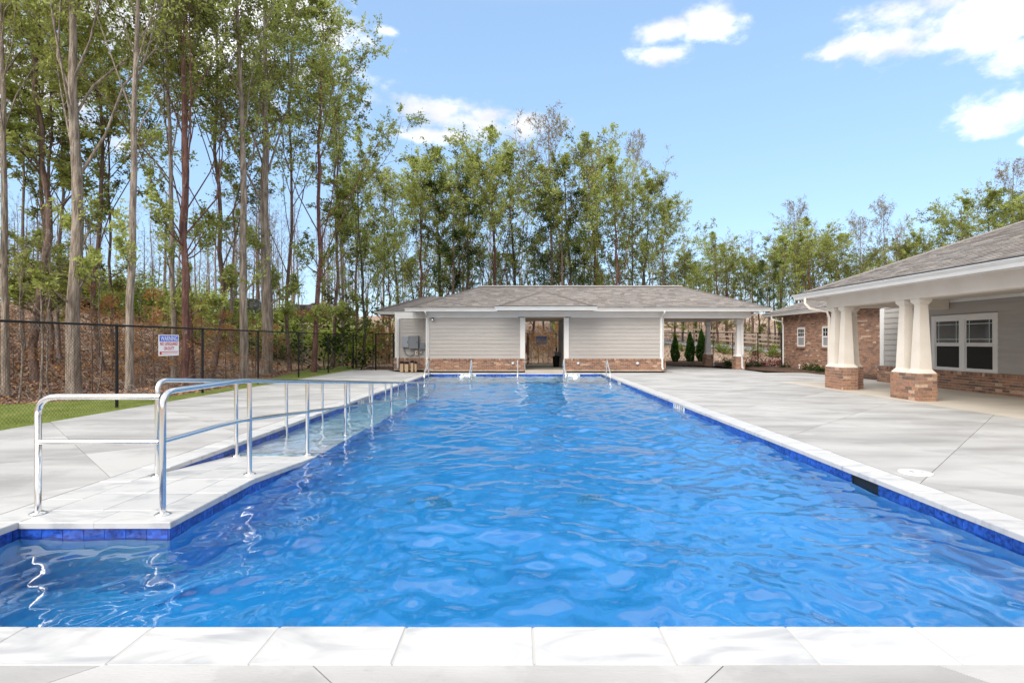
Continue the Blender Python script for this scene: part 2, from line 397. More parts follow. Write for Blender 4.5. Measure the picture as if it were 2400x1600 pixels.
# lawn strip by the fence, draped on the ground
def lawn_edge(y):
    return np.interp(y, [0, 11.0, 12.9, 13.3, 14.2, 17, 21, 25.5, 29.5, 31.6], [-13.2, -12.6, -12.0, -9.6, -8.75, -8.75, -9.3, -10.3, -10.9, -10.2])
def lawn_z(x, y): return np.where(x > -8.5, -.035, np.maximum(T(x, y), -.12)) + .012
def lawn():
    ys = np.concatenate([np.arange(2, 12.8, .3), np.arange(12.8, 14.4, .1), np.arange(14.4, 31.6, .3)])
    v, f = [], []; n = 9
    for j, y in enumerate(ys):
        e = float(lawn_edge(y)); x1 = -8.1 if y < 28.4 else -8.6
        for i in range(n):
            x = x1 + (e - x1) * i / (n - 1)
            z = float(lawn_z(x, y)); z = -.005 if i == 0 else z
            if i == n - 1: z -= .05
            v.append((x, y, z))
            if i and j: f.append(((j - 1) * n + i - 1, (j - 1) * n + i, j * n + i, j * n + i - 1))
    mb = MB(); mb.add(v, f, 0, True); o = mb.build('lawn', M['grass_ground']); tag(o, kind='structure')
    # blades
    def blades(cnt, y0, y1, h, seed):
        rg = np.random.default_rng(seed)
        y = y0 + (y1 - y0) * rg.random(cnt); e = lawn_edge(y); x1 = np.where(y < 28.4, -8.13, -8.6)
        x = x1 + (e - x1) * rg.random(cnt); z = lawn_z(x, y)
        a = rg.random(cnt) * 6.283; w = .006 + .004 * rg.random(cnt); hh = h * (.55 + .7 * rg.random(cnt)); ln = (rg.random((cnt, 2)) - .5) * h * .9
        p0 = np.stack([x - np.cos(a) * w, y - np.sin(a) * w, z], -1); p1 = np.stack([x + np.cos(a) * w, y + np.sin(a) * w, z], -1); p2 = np.stack([x + ln[:, 0], y + ln[:, 1], z + hh], -1)
        return np.stack([p0, p1, p2], 1).reshape(-1, 3)
    V = np.concatenate([blades(60000, 8.0, 13.6, .055, 1), blades(36000, 13.6, 31.5, .055, 2)])
    me = bpy.data.meshes.new('grass'); k = len(V) // 3
    me.from_pydata(V, [], np.arange(len(V)).reshape(-1, 3).tolist())
    for m in [leaf_mat('grass_blade', (.25, .32, .09), (.40, .45, .17), .5), leaf_mat('grass_dry', (.34, .36, .11), (.46, .46, .18), .5)]: me.materials.append(m)
    me.polygons.foreach_set('material_index', (np.random.default_rng(3).random(k) < .25).astype(int))
    o = bpy.data.objects.new('grass', me); link(o); tag(o, 'short green turf grass growing beside and beyond the black fence', 'grass', kind='stuff')
lawn()
def scatter_litter():
    rg = np.random.default_rng(5); P = []
    while len(P) < 46000:
        px = rg.uniform(-120, 960); Y = 12.5 + 26 * rg.random() ** 1.5; x = (px - CX) / F * Y
        if x > -8.8 and Y < 34.2: continue
        if x > float(lawn_edge(min(Y, 31.5))) - .05 and Y < 31.6: continue
        P.append((x, Y))
    while len(P) < 58000:
        px = rg.uniform(1215, 1860); Y = rg.uniform(34.5, 62); P.append(((px - CX) / F * Y, Y))
    P = np.array(P); n = len(P); z = T(P[:, 0], P[:, 1]) + .015 + .05 * rg.random(n) ** 2
    c = np.stack([P[:, 0], P[:, 1], z], -1)
    a = rg.normal(size=(n, 3)); a[:, 2] *= .45; a /= np.linalg.norm(a, axis=1)[:, None]
    b = np.cross(a, rg.normal(size=(n, 3)) * .35 + np.array([0, 0, 1])); b /= np.linalg.norm(b, axis=1)[:, None]
    l = (.05 + .05 * rg.random(n))[:, None]; w = l * .55
    V = np.stack([c - a * l, c + b * w, c + a * l, c - b * w], 1).reshape(-1, 3)
    me = bpy.data.meshes.new('fallen_leaves'); me.from_pydata(V, [], np.arange(4 * n).reshape(-1, 4).tolist())
    for m in [leaf_mat('dead_leaf_brown', (.22, .13, .085), (.33, .21, .15), .15), leaf_mat('dead_leaf_tan', (.30, .18, .11), (.44, .28, .18), .15), leaf_mat('dead_leaf_mauve', (.20, .13, .115), (.32, .21, .185), .15), leaf_mat('dead_leaf_orange', (.36, .18, .07), (.46, .25, .11), .15)]: me.materials.append(m)
    me.polygons.foreach_set('material_index', rg.choice(4, n, p=[.4, .25, .25, .1]))
    o = bpy.data.objects.new('fallen_leaves', me); link(o); tag(o, 'brown fallen leaves carpeting the woodland floor', 'leaves', kind='stuff')
scatter_litter()

# road beyond the back fence
def road():
    xs = np.arange(6, 70, 1.0); v, f = [], []
    for i, x in enumerate(xs):
        for y, dz in ((45.2, .03), (47, .05), (49.6, .03)): v.append((x, y, float(T(x, y)) + dz))
        if i: f += [(i * 3 - 3, i * 3, i * 3 + 1, i * 3 - 2), (i * 3 - 2, i * 3 + 1, i * 3 + 2, i * 3 - 1)]
    mb = MB(); mb.add(v, f); tag(mb.build('road', M['road']), kind='structure')
    mb = MB(); v, f = [], []
    for i, x in enumerate(xs):
        for y, dz in ((43.4, .06), (45.19, .05)): v.append((x, y, float(T(x, y)) + dz))
        if i: f.append((i * 2 - 2, i * 2, i * 2 + 1, i * 2 - 1))
    mb.add(v, f); tag(mb.build('road_verge', mat('verge_grass', (.10, .11, .035), .95, col2=(.19, .19, .06), scale=3, bump=.5)), kind='structure')
road()

# ---------------------------------------------------------------- pool
XL, XR, Y0, Y1 = -3.85, 3.62, 2.71, 24.40            # inner edge of the coping
WATER = -.135
pool = bpy.data.objects.new('swimming_pool', None); sc.collection.objects.link(pool); pool['kind'] = 'structure'; pool['base'] = (0.0, 0.0, 0.0)
RX0, RX1, RY0, RY1 = -3.85, -2.68, 4.27, 5.62          # ramp platform
def ramp_z(y): return 0.0 if y < RY1 else -(y - RY1) / 13.0
def pool_shell():
    mb = MB()
    W = .27
    mb.box(XL - W, XL - .02, Y0 - W, Y1 + W, -2.6, -.05)                       # walls
    mb.box(XR + .02, XR + W, Y0 - W, 5.58, -2.6, -.05); mb.box(XR + .02, XR + W, 6.03, Y1 + W, -2.6, -.05); mb.box(XR + .02, XR + W, 5.58, 6.03, -2.6, -.26)
    mb.box(XL - .02, XR + .02, Y0 - W, Y0 - .02, -2.6, -.05); mb.box(XL - .02, XR + .02, Y1 + .02, Y1 + W, -2.6, -.05)
    mb.add([(XL - .02, Y0 - .02, -1.62), (XR + .02, Y0 - .02, -1.62), (XR + .02, 20.3, -1.2), (XL - .02, 20.3, -1.2)], [(0, 1, 2, 3)])
    mb.add([(XL - .02, 20.3, -1.2), (XR + .02, 20.3, -1.2), (XR + .02, Y1 + .02, -1.2), (XL - .02, Y1 + .02, -1.2)], [(0, 1, 2, 3)])
    mb.build('pool_shell', M['plaster'], pool)
    mb = MB()
    mb.box(XL - .015, XR + .015, 21.5, Y1 + .015, -1.19, -.40); mb.box(XL - .015, XR + .015, 21.1, 21.49, -1.19, -.66); mb.box(XL - .015, XR + .015, 20.7, 21.09, -1.19, -.93)
    mb.build('shallow_shelf', M['ramp_plaster'], pool)
    mb = MB()                                                               # sloping entry ramp
    ye = 19.2
    prof = [(RY0 + .03, -1.9), (ye, -1.9), (ye, ramp_z(ye) - .052), (RY1, -.052), (RY0 + .03, -.052)]
    mb.prism([(XL - .015, y, z) for y, z in prof], (RX1 - .03 - XL + .015, 0, 0))
    mb.build('ramp_body', M['plaster'], pool)
    mb = MB(); y2 = 7.6
    mb.add([(XL - .015, y2, ramp_z(y2)), (RX1 - .012, y2, ramp_z(y2)), (RX1 - .012, ye, ramp_z(ye)), (XL - .015, ye, ramp_z(ye)), (XL - .015, y2, ramp_z(y2) - .05), (RX1 - .012, y2, ramp_z(y2) - .05), (RX1 - .012, ye, ramp_z(ye) - .05), (XL - .015, ye, ramp_z(ye) - .05)],
           [(0, 1, 2, 3), (1, 5, 6, 2), (2, 6, 7, 3), (0, 4, 5, 1)])
    mb.build('ramp_surface', M['ramp_plaster'], pool)
pool_shell()
def stone(mb, poly, z, th=.05, zf=None, m=0):
    """bevelled slab over a flat polygon; zf gives the slope"""
    k = len(poly); cx, cy = sum(p[0] for p in poly) / k, sum(p[1] for p in poly) / k
    def ring(off, dz):
        out = []
        for x, y in poly:
            dx, dy = cx - x, cy - y; l = math.hypot(dx, dy) or 1
            xx, yy = x + dx / l * off, y + dy / l * off
            out.append((xx, yy, (zf(yy) if zf else z) + dz))
        return out
    v = ring(0, -th) + ring(0, -.007) + ring(.009, 0)
    f = [tuple(range(k))[::-1]] + [(r * k + i, r * k + (i + 1) % k, (r + 1) * k + (i + 1) % k, (r + 1) * k + i) for r in range(2) for i in range(k)] + [tuple(range(2 * k, 3 * k))]
    mb.add(v, f, m)
def rect(x0, x1, y0, y1): return [(x0, y0), (x1, y0), (x1, y1), (x0, y1)]
M['grout'] = mat('pale_grout', (.40, .395, .385), .9)
def coping():
    g = .0011
    def one(x0, x1, y0, y1, zf=None):
        mb = MB(); stone(mb, rect(x0 + g, x1 - g, y0 + g, y1 - g), RNG.uniform(-.0015, .0015), zf=zf); mb.build('coping_stone', M['marble'], pool)
    # front row, joints every 0.616 m as in the photograph
    def grout(x0, x1, y0, y1, zf=None):
        mb = MB(); mb.hexa([(x, y, (zf(y) if zf else 0) + z) for z in (-.046, -.004) for x, y in rect(x0, x1, y0, y1)]); mb.build('grout_bed', M['grout'], pool)
    grout(-4.16, 3.93, 2.40, Y0 - .012); grout(-4.16, 3.93, Y1 + .012, 24.71); grout(XR + .012, 3.93, Y0 - .011, Y1 + .011); grout(-4.16, XL - .012, Y0 - .011, Y1 + .011)
    grout(RX0 + .01, RX1 - .012, RY0 + .012, RY1 - .001); grout(RX0 + .01, RX1 - .012, RY1, 7.44, ramp_z)
    xs = [-4.17] + [x for x in np.arange(-4.30 + .055, 3.9, .6165) if -4.0 < x < 3.75] + [3.94]
    for a, b in zip(xs[:-1], xs[1:]): one(a, b, 2.39, Y0)
    for a, b in zip(xs[:-1], xs[1:]): one(a, b, Y1, 24.72)
    ys = [Y0] + list(np.arange(3.28, 24.2, .615)) + [Y1]
    for a, b in zip(ys[:-1], ys[1:]): one(XR, 3.94, a, b)
    ys = [Y0] + list(np.arange(3.05, 24.2, .615)) + [Y1]
    for a, b in zip(ys[:-1], ys[1:]): one(-4.17, XL, a, b)
    # platform and the ramp down to the waterline
    for a, b in ((RX0, -3.27), (-3.27, RX1)): one(a, b, RY0, 4.57)
    ys = [4.57, 5.1, RY1, 6.23, 6.84, 7.45]
    for a, b in zip(ys[:-1], ys[1:]):
        one(-2.98, RX1, a, b, ramp_z)
        for c, d in ((RX0, -3.42), (-3.42, -2.98)):
            one(c, d, a, b, ramp_z)
coping()
def tiles():
    t, w, gap = .012, .152, .004
    P = []
    def row(x0, y0, ux, uy, length, n, z0=-.205, z1=-.052, zf=None, skip=()):
        k = int(length / w + .5); ww = length / k
        for i in range(k):
            a, b = i * ww + gap / 2, (i + 1) * ww - gap / 2
            mid = (a + b) / 2
            if any(s0 <= mid <= s1 for s0, s1 in skip): continue
            pa, pb = (x0 + ux * a, y0 + uy * a), (x0 + ux * b, y0 + uy * b)
            oa = zf(pa[1]) if zf else 0; ob = zf(pb[1]) if zf else 0
            if oa + z1 < WATER - .1: continue
            def fn(mb, m, pa=pa, pb=pb, oa=oa, ob=ob):
                q = [(pa[0], pa[1], z0 + oa), (pb[0], pb[1], z0 + ob), (pb[0] + n[0] * t, pb[1] + n[1] * t, z0 + ob), (pa[0] + n[0] * t, pa[1] + n[1] * t, z0 + oa)]
                mb.hexa(q + [(x, y, z + z1 - z0) for x, y, z in q], m)
            P.append(((pa[0], pa[1], (z0 + z1) / 2), ww * (abs(ux) + abs(uy) * .4 if not zf else 1), fn, 0))
    row(XR + .02, Y0, 0, 1, Y1 - Y0, (-1, 0), skip=[(5.58 - Y0 - .02, 6.03 - Y0 + .02), (12.16 - Y0, 12.96 - Y0), (19.65 - Y0, 20.3 - Y0)])
    row(XL - .02, Y0, 0, 1, Y1 - Y0, (1, 0), skip=[(13.3 - Y0, 14.25 - Y0)])
    row(XL, Y1 + .02, 1, 0, XR - XL, (0, -1), skip=[(1.3, 1.95), (5.92, 6.55)])
    row(XL, RY0 + .03, 1, 0, RX1 - XL - .03, (0, -1))
    row(RX1 - .03, RY0 + .02, 0, 1, 3.4, (1, 0), zf=ramp_z)
    emit_pieces('waterline_tile', P, [M['tile']], pool)
    # skimmer mouth: near-black plate stands in for the shade inside the opening
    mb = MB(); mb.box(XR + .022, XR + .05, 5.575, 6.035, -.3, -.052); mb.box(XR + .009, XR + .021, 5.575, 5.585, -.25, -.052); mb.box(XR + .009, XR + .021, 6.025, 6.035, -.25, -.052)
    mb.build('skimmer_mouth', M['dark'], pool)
tiles()
def text_mesh(txt, size, font_scale_x=1.0):
    cu = bpy.data.curves.new('lettering', 'FONT'); cu.body = txt; cu.size = size; cu.align_x = 'CENTER'; cu.align_y = 'CENTER'; cu.extrude = .0008; cu.resolution_u = 3; cu.offset = size * .012
    o = bpy.data.objects.new('lettering', cu); sc.collection.objects.link(o)
    me = bpy.data.meshes.new_from_object(o.evaluated_get(bpy.context.evaluated_depsgraph_get()))
    bpy.data.objects.remove(o); bpy.data.curves.remove(cu)
    return me
def lettering(txt, size, m, parent, origin, right, up, nrm, width=None, name='lettering'):
    me = text_mesh(txt, size); me.materials.clear(); me.materials.append(m)
    co = np.array([v.co[:] for v in me.vertices])
    if width:
        co[:, 0] *= width / (co[:, 0].max() - co[:, 0].min())
    co[:, 0] -= (co[:, 0].max() + co[:, 0].min()) / 2; co[:, 1] -= (co[:, 1].max() + co[:, 1].min()) / 2
    W = np.array(origin)[None] + co[:, :1] * np.array(right)[None] + co[:, 1:2] * np.array(up)[None] + co[:, 2:] * np.array(nrm)[None]
    me.vertices.foreach_set('co', W.reshape(-1)); me.update()
    o = bpy.data.objects.new(name, me); return link(o, parent)
def depth_marker(origin, right, nrm, chars, w=.152):
    """a run of white tiles with black letters set in the waterline"""
    k = len(chars); o = Vector(origin); r = Vector(right); n = Vector(nrm)
    base = o
    mk = bpy.data.objects.new('depth_marker', None); link(mk, pool); mk['base'] = (0.0, 0.0, 0.0)
    for i, c in enumerate(chars):
        a = o + r * ((i - k / 2) * w + .003); b = o + r * ((i + 1 - k / 2) * w - .003)
        mb = MB(); q = [a, b, b + n * .014, a + n * .014]
        mb.hexa([(p.x, p.y, -.2) for p in q] + [(p.x, p.y, -.053) for p in q])
        mb.build('white_tile', M['white_tile'], mk)
        if c.strip():
            ctr = (a + b) / 2 + n * .0155; lettering(c, .125, M['letter_black'], mk, (ctr.x, ctr.y, -.094), right, (0, 0, 1), nrm, width=.07 if len(c) == 1 else .115)
depth_marker((XR + .02, 12.56, 0), (0, -1, 0), (-1, 0, 0), ['4', 'F', 'T', '0', 'IN'])
depth_marker((XR + .02, 19.97, 0), (0, -1, 0), (-1, 0, 0), ['2', 'F', 'T', ' '])
depth_marker((XL - .02, 13.8, 0), (0, 1, 0), (1, 0, 0), ['4', 'F', 'T', '0', 'I', 'N'])
depth_marker((-2.22, Y1 + .02, 0), (1, 0, 0), (0, -1, 0), ['9', ' ', 'I', 'N'])
depth_marker((2.38, Y1 + .02, 0), (1, 0, 0), (0, -1, 0), ['9', ' ', 'I', 'N'])
def water():
    ys = [Y0 - .03]
    while ys[-1] < Y1 + .02: ys.append(ys[-1] + max(.018, .0046 * ys[-1]))
    ys[-1] = Y1 + .02
    ys = np.array(ys); xs = np.linspace(XL - .03, XR + .03, 330)
    X, Y = np.meshgrid(xs, ys)
    rg = np.random.default_rng(21)
    wx = X + .10 * np.sin(Y * 1.3 + .7 * np.sin(X * .9)) + .06 * np.sin(X * 2.1 + Y * .8); wy = Y + .10 * np.sin(X * 1.6 + 1.1 * np.sin(Y * .7)) + .05 * np.sin(X * .9 - Y * 2.3)
    Z = np.zeros_like(X)
    for lam, slope, cnt in ((1.9, .030, 5), (1.0, .040, 7), (.58, .052, 9), (.36, .058, 12), (.23, .060, 14), (.15, .046, 14)):
        for _ in range(cnt):
            th = rg.uniform(0, 2 * math.pi); l = lam * rg.uniform(.75, 1.3); k = 2 * math.pi / l
            Z += slope / k / math.sqrt(cnt) * 1.4 * np.sin(k * (wx * math.cos(th) + wy * math.sin(th)) + rg.uniform(0, 6.28))
    amp = .85 + .5 * np.sin(X * .55 + .4 * Y) * np.sin(Y * .37 + 1)
    for bx in (-2.4, 2.39):                               # rings spreading from the bubblers
        d = np.hypot(X - bx, Y - 23.7); Z += .006 * np.exp(-d / 1.6) * np.sin(d * 17)
    Z = Z * amp + WATER
    nx, ny = len(xs), len(ys); n = nx * ny
    top = np.stack([X, Y, Z], -1).reshape(-1, 3)
    i = (np.arange(ny - 1)[:, None] * nx + np.arange(nx - 1)[None]).reshape(-1)
    F4 = np.stack([i, i + 1, i + nx + 1, i + nx], -1).tolist()
    border = [j for j in range(nx)] + [r * nx + nx - 1 for r in range(1, ny)] + [(ny - 1) * nx + j for j in range(nx - 2, -1, -1)] + [r * nx for r in range(ny - 2, 0, -1)]
    bot = top[border].copy(); bot[:, 2] = -2.4
    V = np.concatenate([top, bot]); k = len(border)
    side = [(border[j], n + j, n + (j + 1) % k, border[(j + 1) % k]) for j in range(k)]
    me = bpy.data.meshes.new('pool_water'); me.from_pydata(V, [], F4 + side + [tuple(n + j for j in range(k))[::-1]])
    me.polygons.foreach_set('use_smooth', [True] * len(F4) + [False] * (k + 1))
    m = bpy.data.materials.new('pool_water'); m.use_nodes = True; t = m.node_tree; t.nodes.clear(); L = t.links.new
    g = N(t, 'ShaderNodeBsdfGlass'); g.inputs['IOR'].default_value = 1.58; g.inputs['Roughness'].default_value = .0
    tc = N(t, 'ShaderNodeTexCoord'); mp = N(t, 'ShaderNodeMapping'); L(tc.outputs['Object'], mp.inputs[0]); mp.inputs['Scale'].default_value = (1, .8, 1)
    nz = N(t, 'ShaderNodeTexNoise'); L(mp.outputs[0], nz.inputs['Vector']); nz.inputs['Scale'].default_value = 9; nz.inputs['Detail'].default_value = 3; nz.inputs['Distortion'].default_value = .8
    bp = N(t, 'ShaderNodeBump'); bp.inputs['Strength'].default_value = .03; bp.inputs['Distance'].default_value = .05; L(nz.outputs['Fac'], bp.inputs['Height']); L(bp.outputs[0], g.inputs['Normal'])
    va = N(t, 'ShaderNodeVolumeAbsorption'); va.inputs['Color'].default_value = (.0, .79, .975, 1); va.inputs['Density'].default_value = 1.08
    o = N(t, 'ShaderNodeOutputMaterial'); L(g.outputs[0], o.inputs['Surface']); L(va.outputs[0], o.inputs['Volume'])
    me.materials.append(m)
    o = bpy.data.objects.new('pool_water', me); link(o); tag(o, kind='structure')
water()
# main drains on the pool floor
for dx, dy in ((.78, 6.4), (-.93, 6.3)):
    z = -1.62 + .42 * (dy - Y0) / (20.3 - Y0)
    d = MB(); d.box(dx - .17, dx + .17, dy - .17, dy + .17, z - .02, z + .015); o = d.build('drain_cover', M['white_tile'], pool)
    mb = MB()
    for k in range(-3, 4): mb.box(dx - .14, dx + .14, dy + k * .04 - .003, dy + k * .04 + .003, z + .0155, z + .018)
    mb.build('drain_slot', M['letter_black'], o, kind='stuff')

# ---------------------------------------------------------------- deck
deck = bpy.data.objects.new('pool_deck', None); sc.collection.objects.link(deck); deck['kind'] = 'structure'; deck['base'] = (0.0, 0.0, 0.0)
S = 2.68
def slabs(region, m, gap=.0045):
    for i in range(-22, 8):
        for j in range(-8, 22):
            a0, a1, b0, b1 = -1.5 + i * S, -1.5 + (i + 1) * S, 1.5 + j * S, 1.5 + (j + 1) * S       # a = X-Y, b = X+Y
            c = [((a + b) / 2, (b - a) / 2) for a, b in ((a0 + gap, b0 + gap), (a1 - gap, b0 + gap), (a1 - gap, b1 - gap), (a0 + gap, b1 - gap))]
            if max(p[1] for p in c) < -1.2: continue
            p = clip_convex(c, region)
            if len(p) < 3 or area2(p) < .004: continue
            if sum(q[0] * r[1] - r[0] * q[1] for q, r in zip(p, p[1:] + p[:1])) < 0: p = p[::-1]
            mb = MB(); mb.prism([(x, y, -.11) for x, y in p], (0, 0, .11 + RNG.uniform(-.0015, .0008))); mb.build('concrete_slab', m, deck)
slabs(rect(-8.1, -4.176, -1.2, 24.72), M['concrete'])
slabs(rect(3.946, 9.05, -1.2, 24.72), M['concrete'])
slabs(rect(-4.17, 3.94, -1.2, 2.384), M['concrete'])
slabs([(-8.1, 24.726), (7.1, 24.726), (7.1, 26.9), (-6.4, 26.9), (-7.2, 28.3), (-8.1, 28.3)], M['concrete'])
slabs([(7.106, 24.726), (12.7, 24.726), (11.0, 27.5), (11.0, 32.9), (7.106, 32.9)], M['concrete'])
slabs([(9.056, 19.3), (12.9, 19.3), (12.9, 24.72), (9.056, 24.72)], M['concrete'])
def porch_floor():
    for a, b in ((-1.2, 2.2), (2.21, 5.6), (5.61, 9.0), (9.01, 12.4), (12.41, 15.8), (15.81, 19.29)):
        mb = MB(); mb.box(9.06, 12.58, a, b, -.11, .0); mb.build('porch_slab', M['concrete_warm'], deck)
    mb = MB(); mb.box(.32, 2.33, 26.91, 33.6, -.11, .0); mb.build('breezeway_slab', M['concrete_warm'], deck)
porch_floor()
def mulch():
    def bed(name, poly, h):
        """low mound over a polygon"""
        cx, cy = sum(p[0] for p in poly) / len(poly), sum(p[1] for p in poly) / len(poly)
        pts = []
        for i, p in enumerate(poly):
            q = poly[(i + 1) % len(poly)]; k = max(1, int(math.hypot(q[0] - p[0], q[1] - p[1]) / .25))
            pts += [(p[0] + (q[0] - p[0]) * t / k, p[1] + (q[1] - p[1]) * t / k) for t in range(k)]
        v, f = [], []; n = len(pts); rings = 9
        for r in range(rings):
            s = 1 - r / rings
            for x, y in pts:
                bx, by = cx + (x - cx) * s, cy + (y - cy) * s
                z = -.03 if r == 0 else h * min(1, r / 2) + .035 * math.sin(bx * 7.1 + by * 3.3) * math.sin(by * 6.3) + RNG.uniform(-.018, .018)
                v.append((bx, by, z))
            if r: f += [((r - 1) * n + i, (r - 1) * n + (i + 1) % n, r * n + (i + 1) % n, r * n + i) for i in range(n)]
        f.append(tuple((rings - 1) * n + i for i in range(n)))
        mb = MB(); mb.add(v, f, 0, False); tag(mb.build(name, M['soil']), kind='structure')
    bed('mulch_bed', [(12.92, 19.35), (13.88, 19.35), (13.88, 29.0), (13.5, 33.0), (11.5, 33.0), (11.45, 28.0), (12.7, 24.8)], .07)
    bed('mulch_bed', [(7.2, 32.95), (13.4, 33.0), (13.2, 37.2), (7.2, 37.6)], .10)
    bed('mulch_bed', [(-8.05, 28.32), (-6.3, 28.32), (-6.3, 29.6), (-8.05, 29.6)], .02)
mulch()
# ---------------------------------------------------------------- building helpers
def wbox(mb, o, u, n, a0, a1, z0, z1, d0, d1, m=0):
    """box on a wall: a along u, height z, depth d along the outward normal n"""
    def P(a, d, z): return (o[0] + u[0] * a + n[0] * d, o[1] + u[1] * a + n[1] * d, z)
    mb.hexa([P(a0, d0, z0), P(a1, d0, z0), P(a1, d1, z0), P(a0, d1, z0), P(a0, d0, z1), P(a1, d0, z1), P(a1, d1, z1), P(a0, d1, z1)], m)
def free_spans(a0, a1, z0, z1, holes):
    spans = [(a0, a1)]
    for h0, h1, g0, g1 in holes:
        if g0 < z1 - .004 and g1 > z0 + .004:
            spans = [s for a, b in spans for s in ((a, min(b, h0)), (max(a, h1), b)) if s[1] - s[0] > .015]
    return spans
def brick_pieces(o, u, n, width, z0, z1, holes=(), cap=False, proud=.008, seed=0, ends=0.0):
    """running-bond bricks on a wall face, with a soldier course on top when cap is set"""
    rg = random.Random(seed); P = []
    CH, BL, J = .0772, .203, .0105
    def put(a, b, za, zb, size, dd=0.0):
        mi = rg.choices(range(8), BRICK_P)[0]; pr = proud + rg.uniform(-.002, .002) + dd
        def fn(mb, m): wbox(mb, o, u, n, a, b, za, zb, -.02, pr, m)
        mid = (a + b) / 2
        P.append(((o[0] + u[0] * mid, o[1] + u[1] * mid, (za + zb) / 2), size, fn, mi))
    top = z1 - (.10 if cap else 0)
    rows = max(1, round((top - z0) / CH)); ch = (top - z0) / rows
    for r in range(rows):
        za, zb = z0 + r * ch + J / 2, z0 + (r + 1) * ch - J / 2
        for s0, s1 in free_spans(-ends, width + ends, za, zb, holes):
            a = s0 - (BL + J) / 2 * (r % 2) + (s0 * 0)
            base = -(BL + J) / 2 * (r % 2); a = base + math.floor((s0 - base) / (BL + J)) * (BL + J)
            while a < s1:
                p, q = max(a, s0), min(a + BL, s1)
                if q - p > .02: put(p, q, za, zb, (q - p))
                a += BL + J
    if cap:
        for s0, s1 in free_spans(-ends, width + ends, top, z1, holes):
            a = s0
            while a < s1 - .02:
                q = min(a + .067, s1); put(a, q, top + J / 2, z1, .09, .018); a += .0775
    return P
def siding(parent, o, u, n, width, z0, z1, holes=(), ex=.182):
    rows = int(math.ceil((z1 - z0) / ex - .05))
    for r in range(rows):
        za, zb = z0 + r * ex, min(z1, z0 + (r + 1) * ex + .012)
        for a0, a1 in free_spans(0, width, za, zb, holes):
            def P(a, d, z): return (o[0] + u[0] * a + n[0] * d, o[1] + u[1] * a + n[1] * d, z)
            mb = MB()
            mb.hexa([P(a0, -.004, za), P(a1, -.004, za), P(a1, .026, za), P(a0, .026, za), P(a0, -.004, zb), P(a1, -.004, zb), P(a1, .006, zb), P(a0, .006, zb)])
            mb.build('siding_board', M['siding'], parent)
def shingle_pieces(o, u, s, poly, seed=0, ex=.142):
    """courses of tabs on a roof plane; poly in (u, s) coordinates, counter-clockwise"""
    o, u, s = Vector(o), Vector(u).normalized(), Vector(s).normalized(); n = u.cross(s)
    if n.z < 0: n = -n
    rg = random.Random(seed); P = []
    u0, u1 = min(p[0] for p in poly), max(p[0] for p in poly); s0, s1 = min(p[1] for p in poly), max(p[1] for p in poly)
    for r in range(int((s1 - s0) / ex) + 1):
        b0, b1 = s0 + r * ex, s0 + (r + 1) * ex + .006
        a = u0 - rg.random() * .4
        while a < u1:
            w = rg.choice((.17, .25, .33, .33, .42))
            q = clip_convex(rect(a + .002, a + w - .002, b0, b1), poly); a += w
            if len(q) < 3 or area2(q) < .0015: continue
            th = rg.choice((.009, .013, .017)); mi = rg.choices(range(5), (.3, .2, .22, .12, .16))[0]
            def fn(mb, m, q=q, b0=b0, th=th):
                k = len(q)
                top = [o + u * x + s * y + n * (.004 + th * max(0, 1 - (y - b0) / ex)) for x, y in q]
                bot = [o + u * x + s * y + n * .001 for x, y in q]
                mb.add(bot + top, [tuple(range(k, 2 * k))] + [(i, (i + 1) % k, k + (i + 1) % k, k + i) for i in range(k)], m)
            c = o + u * (sum(p[0] for p in q) / len(q)) + s * (sum(p[1] for p in q) / len(q))
            P.append((tuple(c), w * (area2(q) / (w * ex)) ** .5, fn, mi))
    return P
def gutter_run(mb, p0, p1, w, h=.15):
    """K-style gutter from p0 to p1 along the eave; w = outward horizontal direction; z of p is the gutter's top"""
    prof = [(-.015, -h), (.055, -h), (.075, -h * .55), (.115, -h * .25), (.125, -.012), (.135, -.012), (.135, 0), (.11, 0), (.105, -.02), (0, -.02), (-.015, -.02)]
    a = [(p0[0] + w[0] * d, p0[1] + w[1] * d, p0[2] + z) for d, z in prof]
    mb.prism(a, Vector(p1) - Vector(p0))
def downspout(parent, path, sx=.035, m=None, name='downspout'):
    mb = MB(); P = [Vector(p) for p in path]
    mb.tube(P, sx * 1.35, 4, smooth=False)
    return mb.build(name, m or M['white_paint'], parent)
def core(parent, boxes, m, name):
    for b in boxes:
        mb = MB(); mb.box(*b); o = mb.build(name, m, parent)
    return o
class Boxes:
    """each box becomes a part of its own"""
    def __init__(s): s.b = []
    def box(s, *a): s.b.append(a)
    def build(s, name, m, parent): core(parent, s.b, m, name)
COLP = [(.212, .0), (.212, .014), (.150, .10), (.147, .13), (.096, 1.60), (.096, 1.62), (.150, 1.69), (.150, 1.764)]
def brick_pier(parent, x0, x1, y0, y1, h, seed, z0=-.02):
    pr = core(parent, [(x0, x1, y0, y1, z0, h - .004)], M['mortar'], 'brick_pier')
    P = brick_pieces((x0, y0), (1, 0), (0, -1), x1 - x0, 0, h, seed=seed, ends=.008) + brick_pieces((x0, y1), (0, -1), (-1, 0), y1 - y0, 0, h, seed=seed + 1)
    P += brick_pieces((x1, y0), (0, 1), (1, 0), y1 - y0, 0, h, seed=seed + 2) + brick_pieces((x1, y1), (-1, 0), (0, 1), x1 - x0, 0, h, seed=seed + 3, ends=.008)
    return pr, P
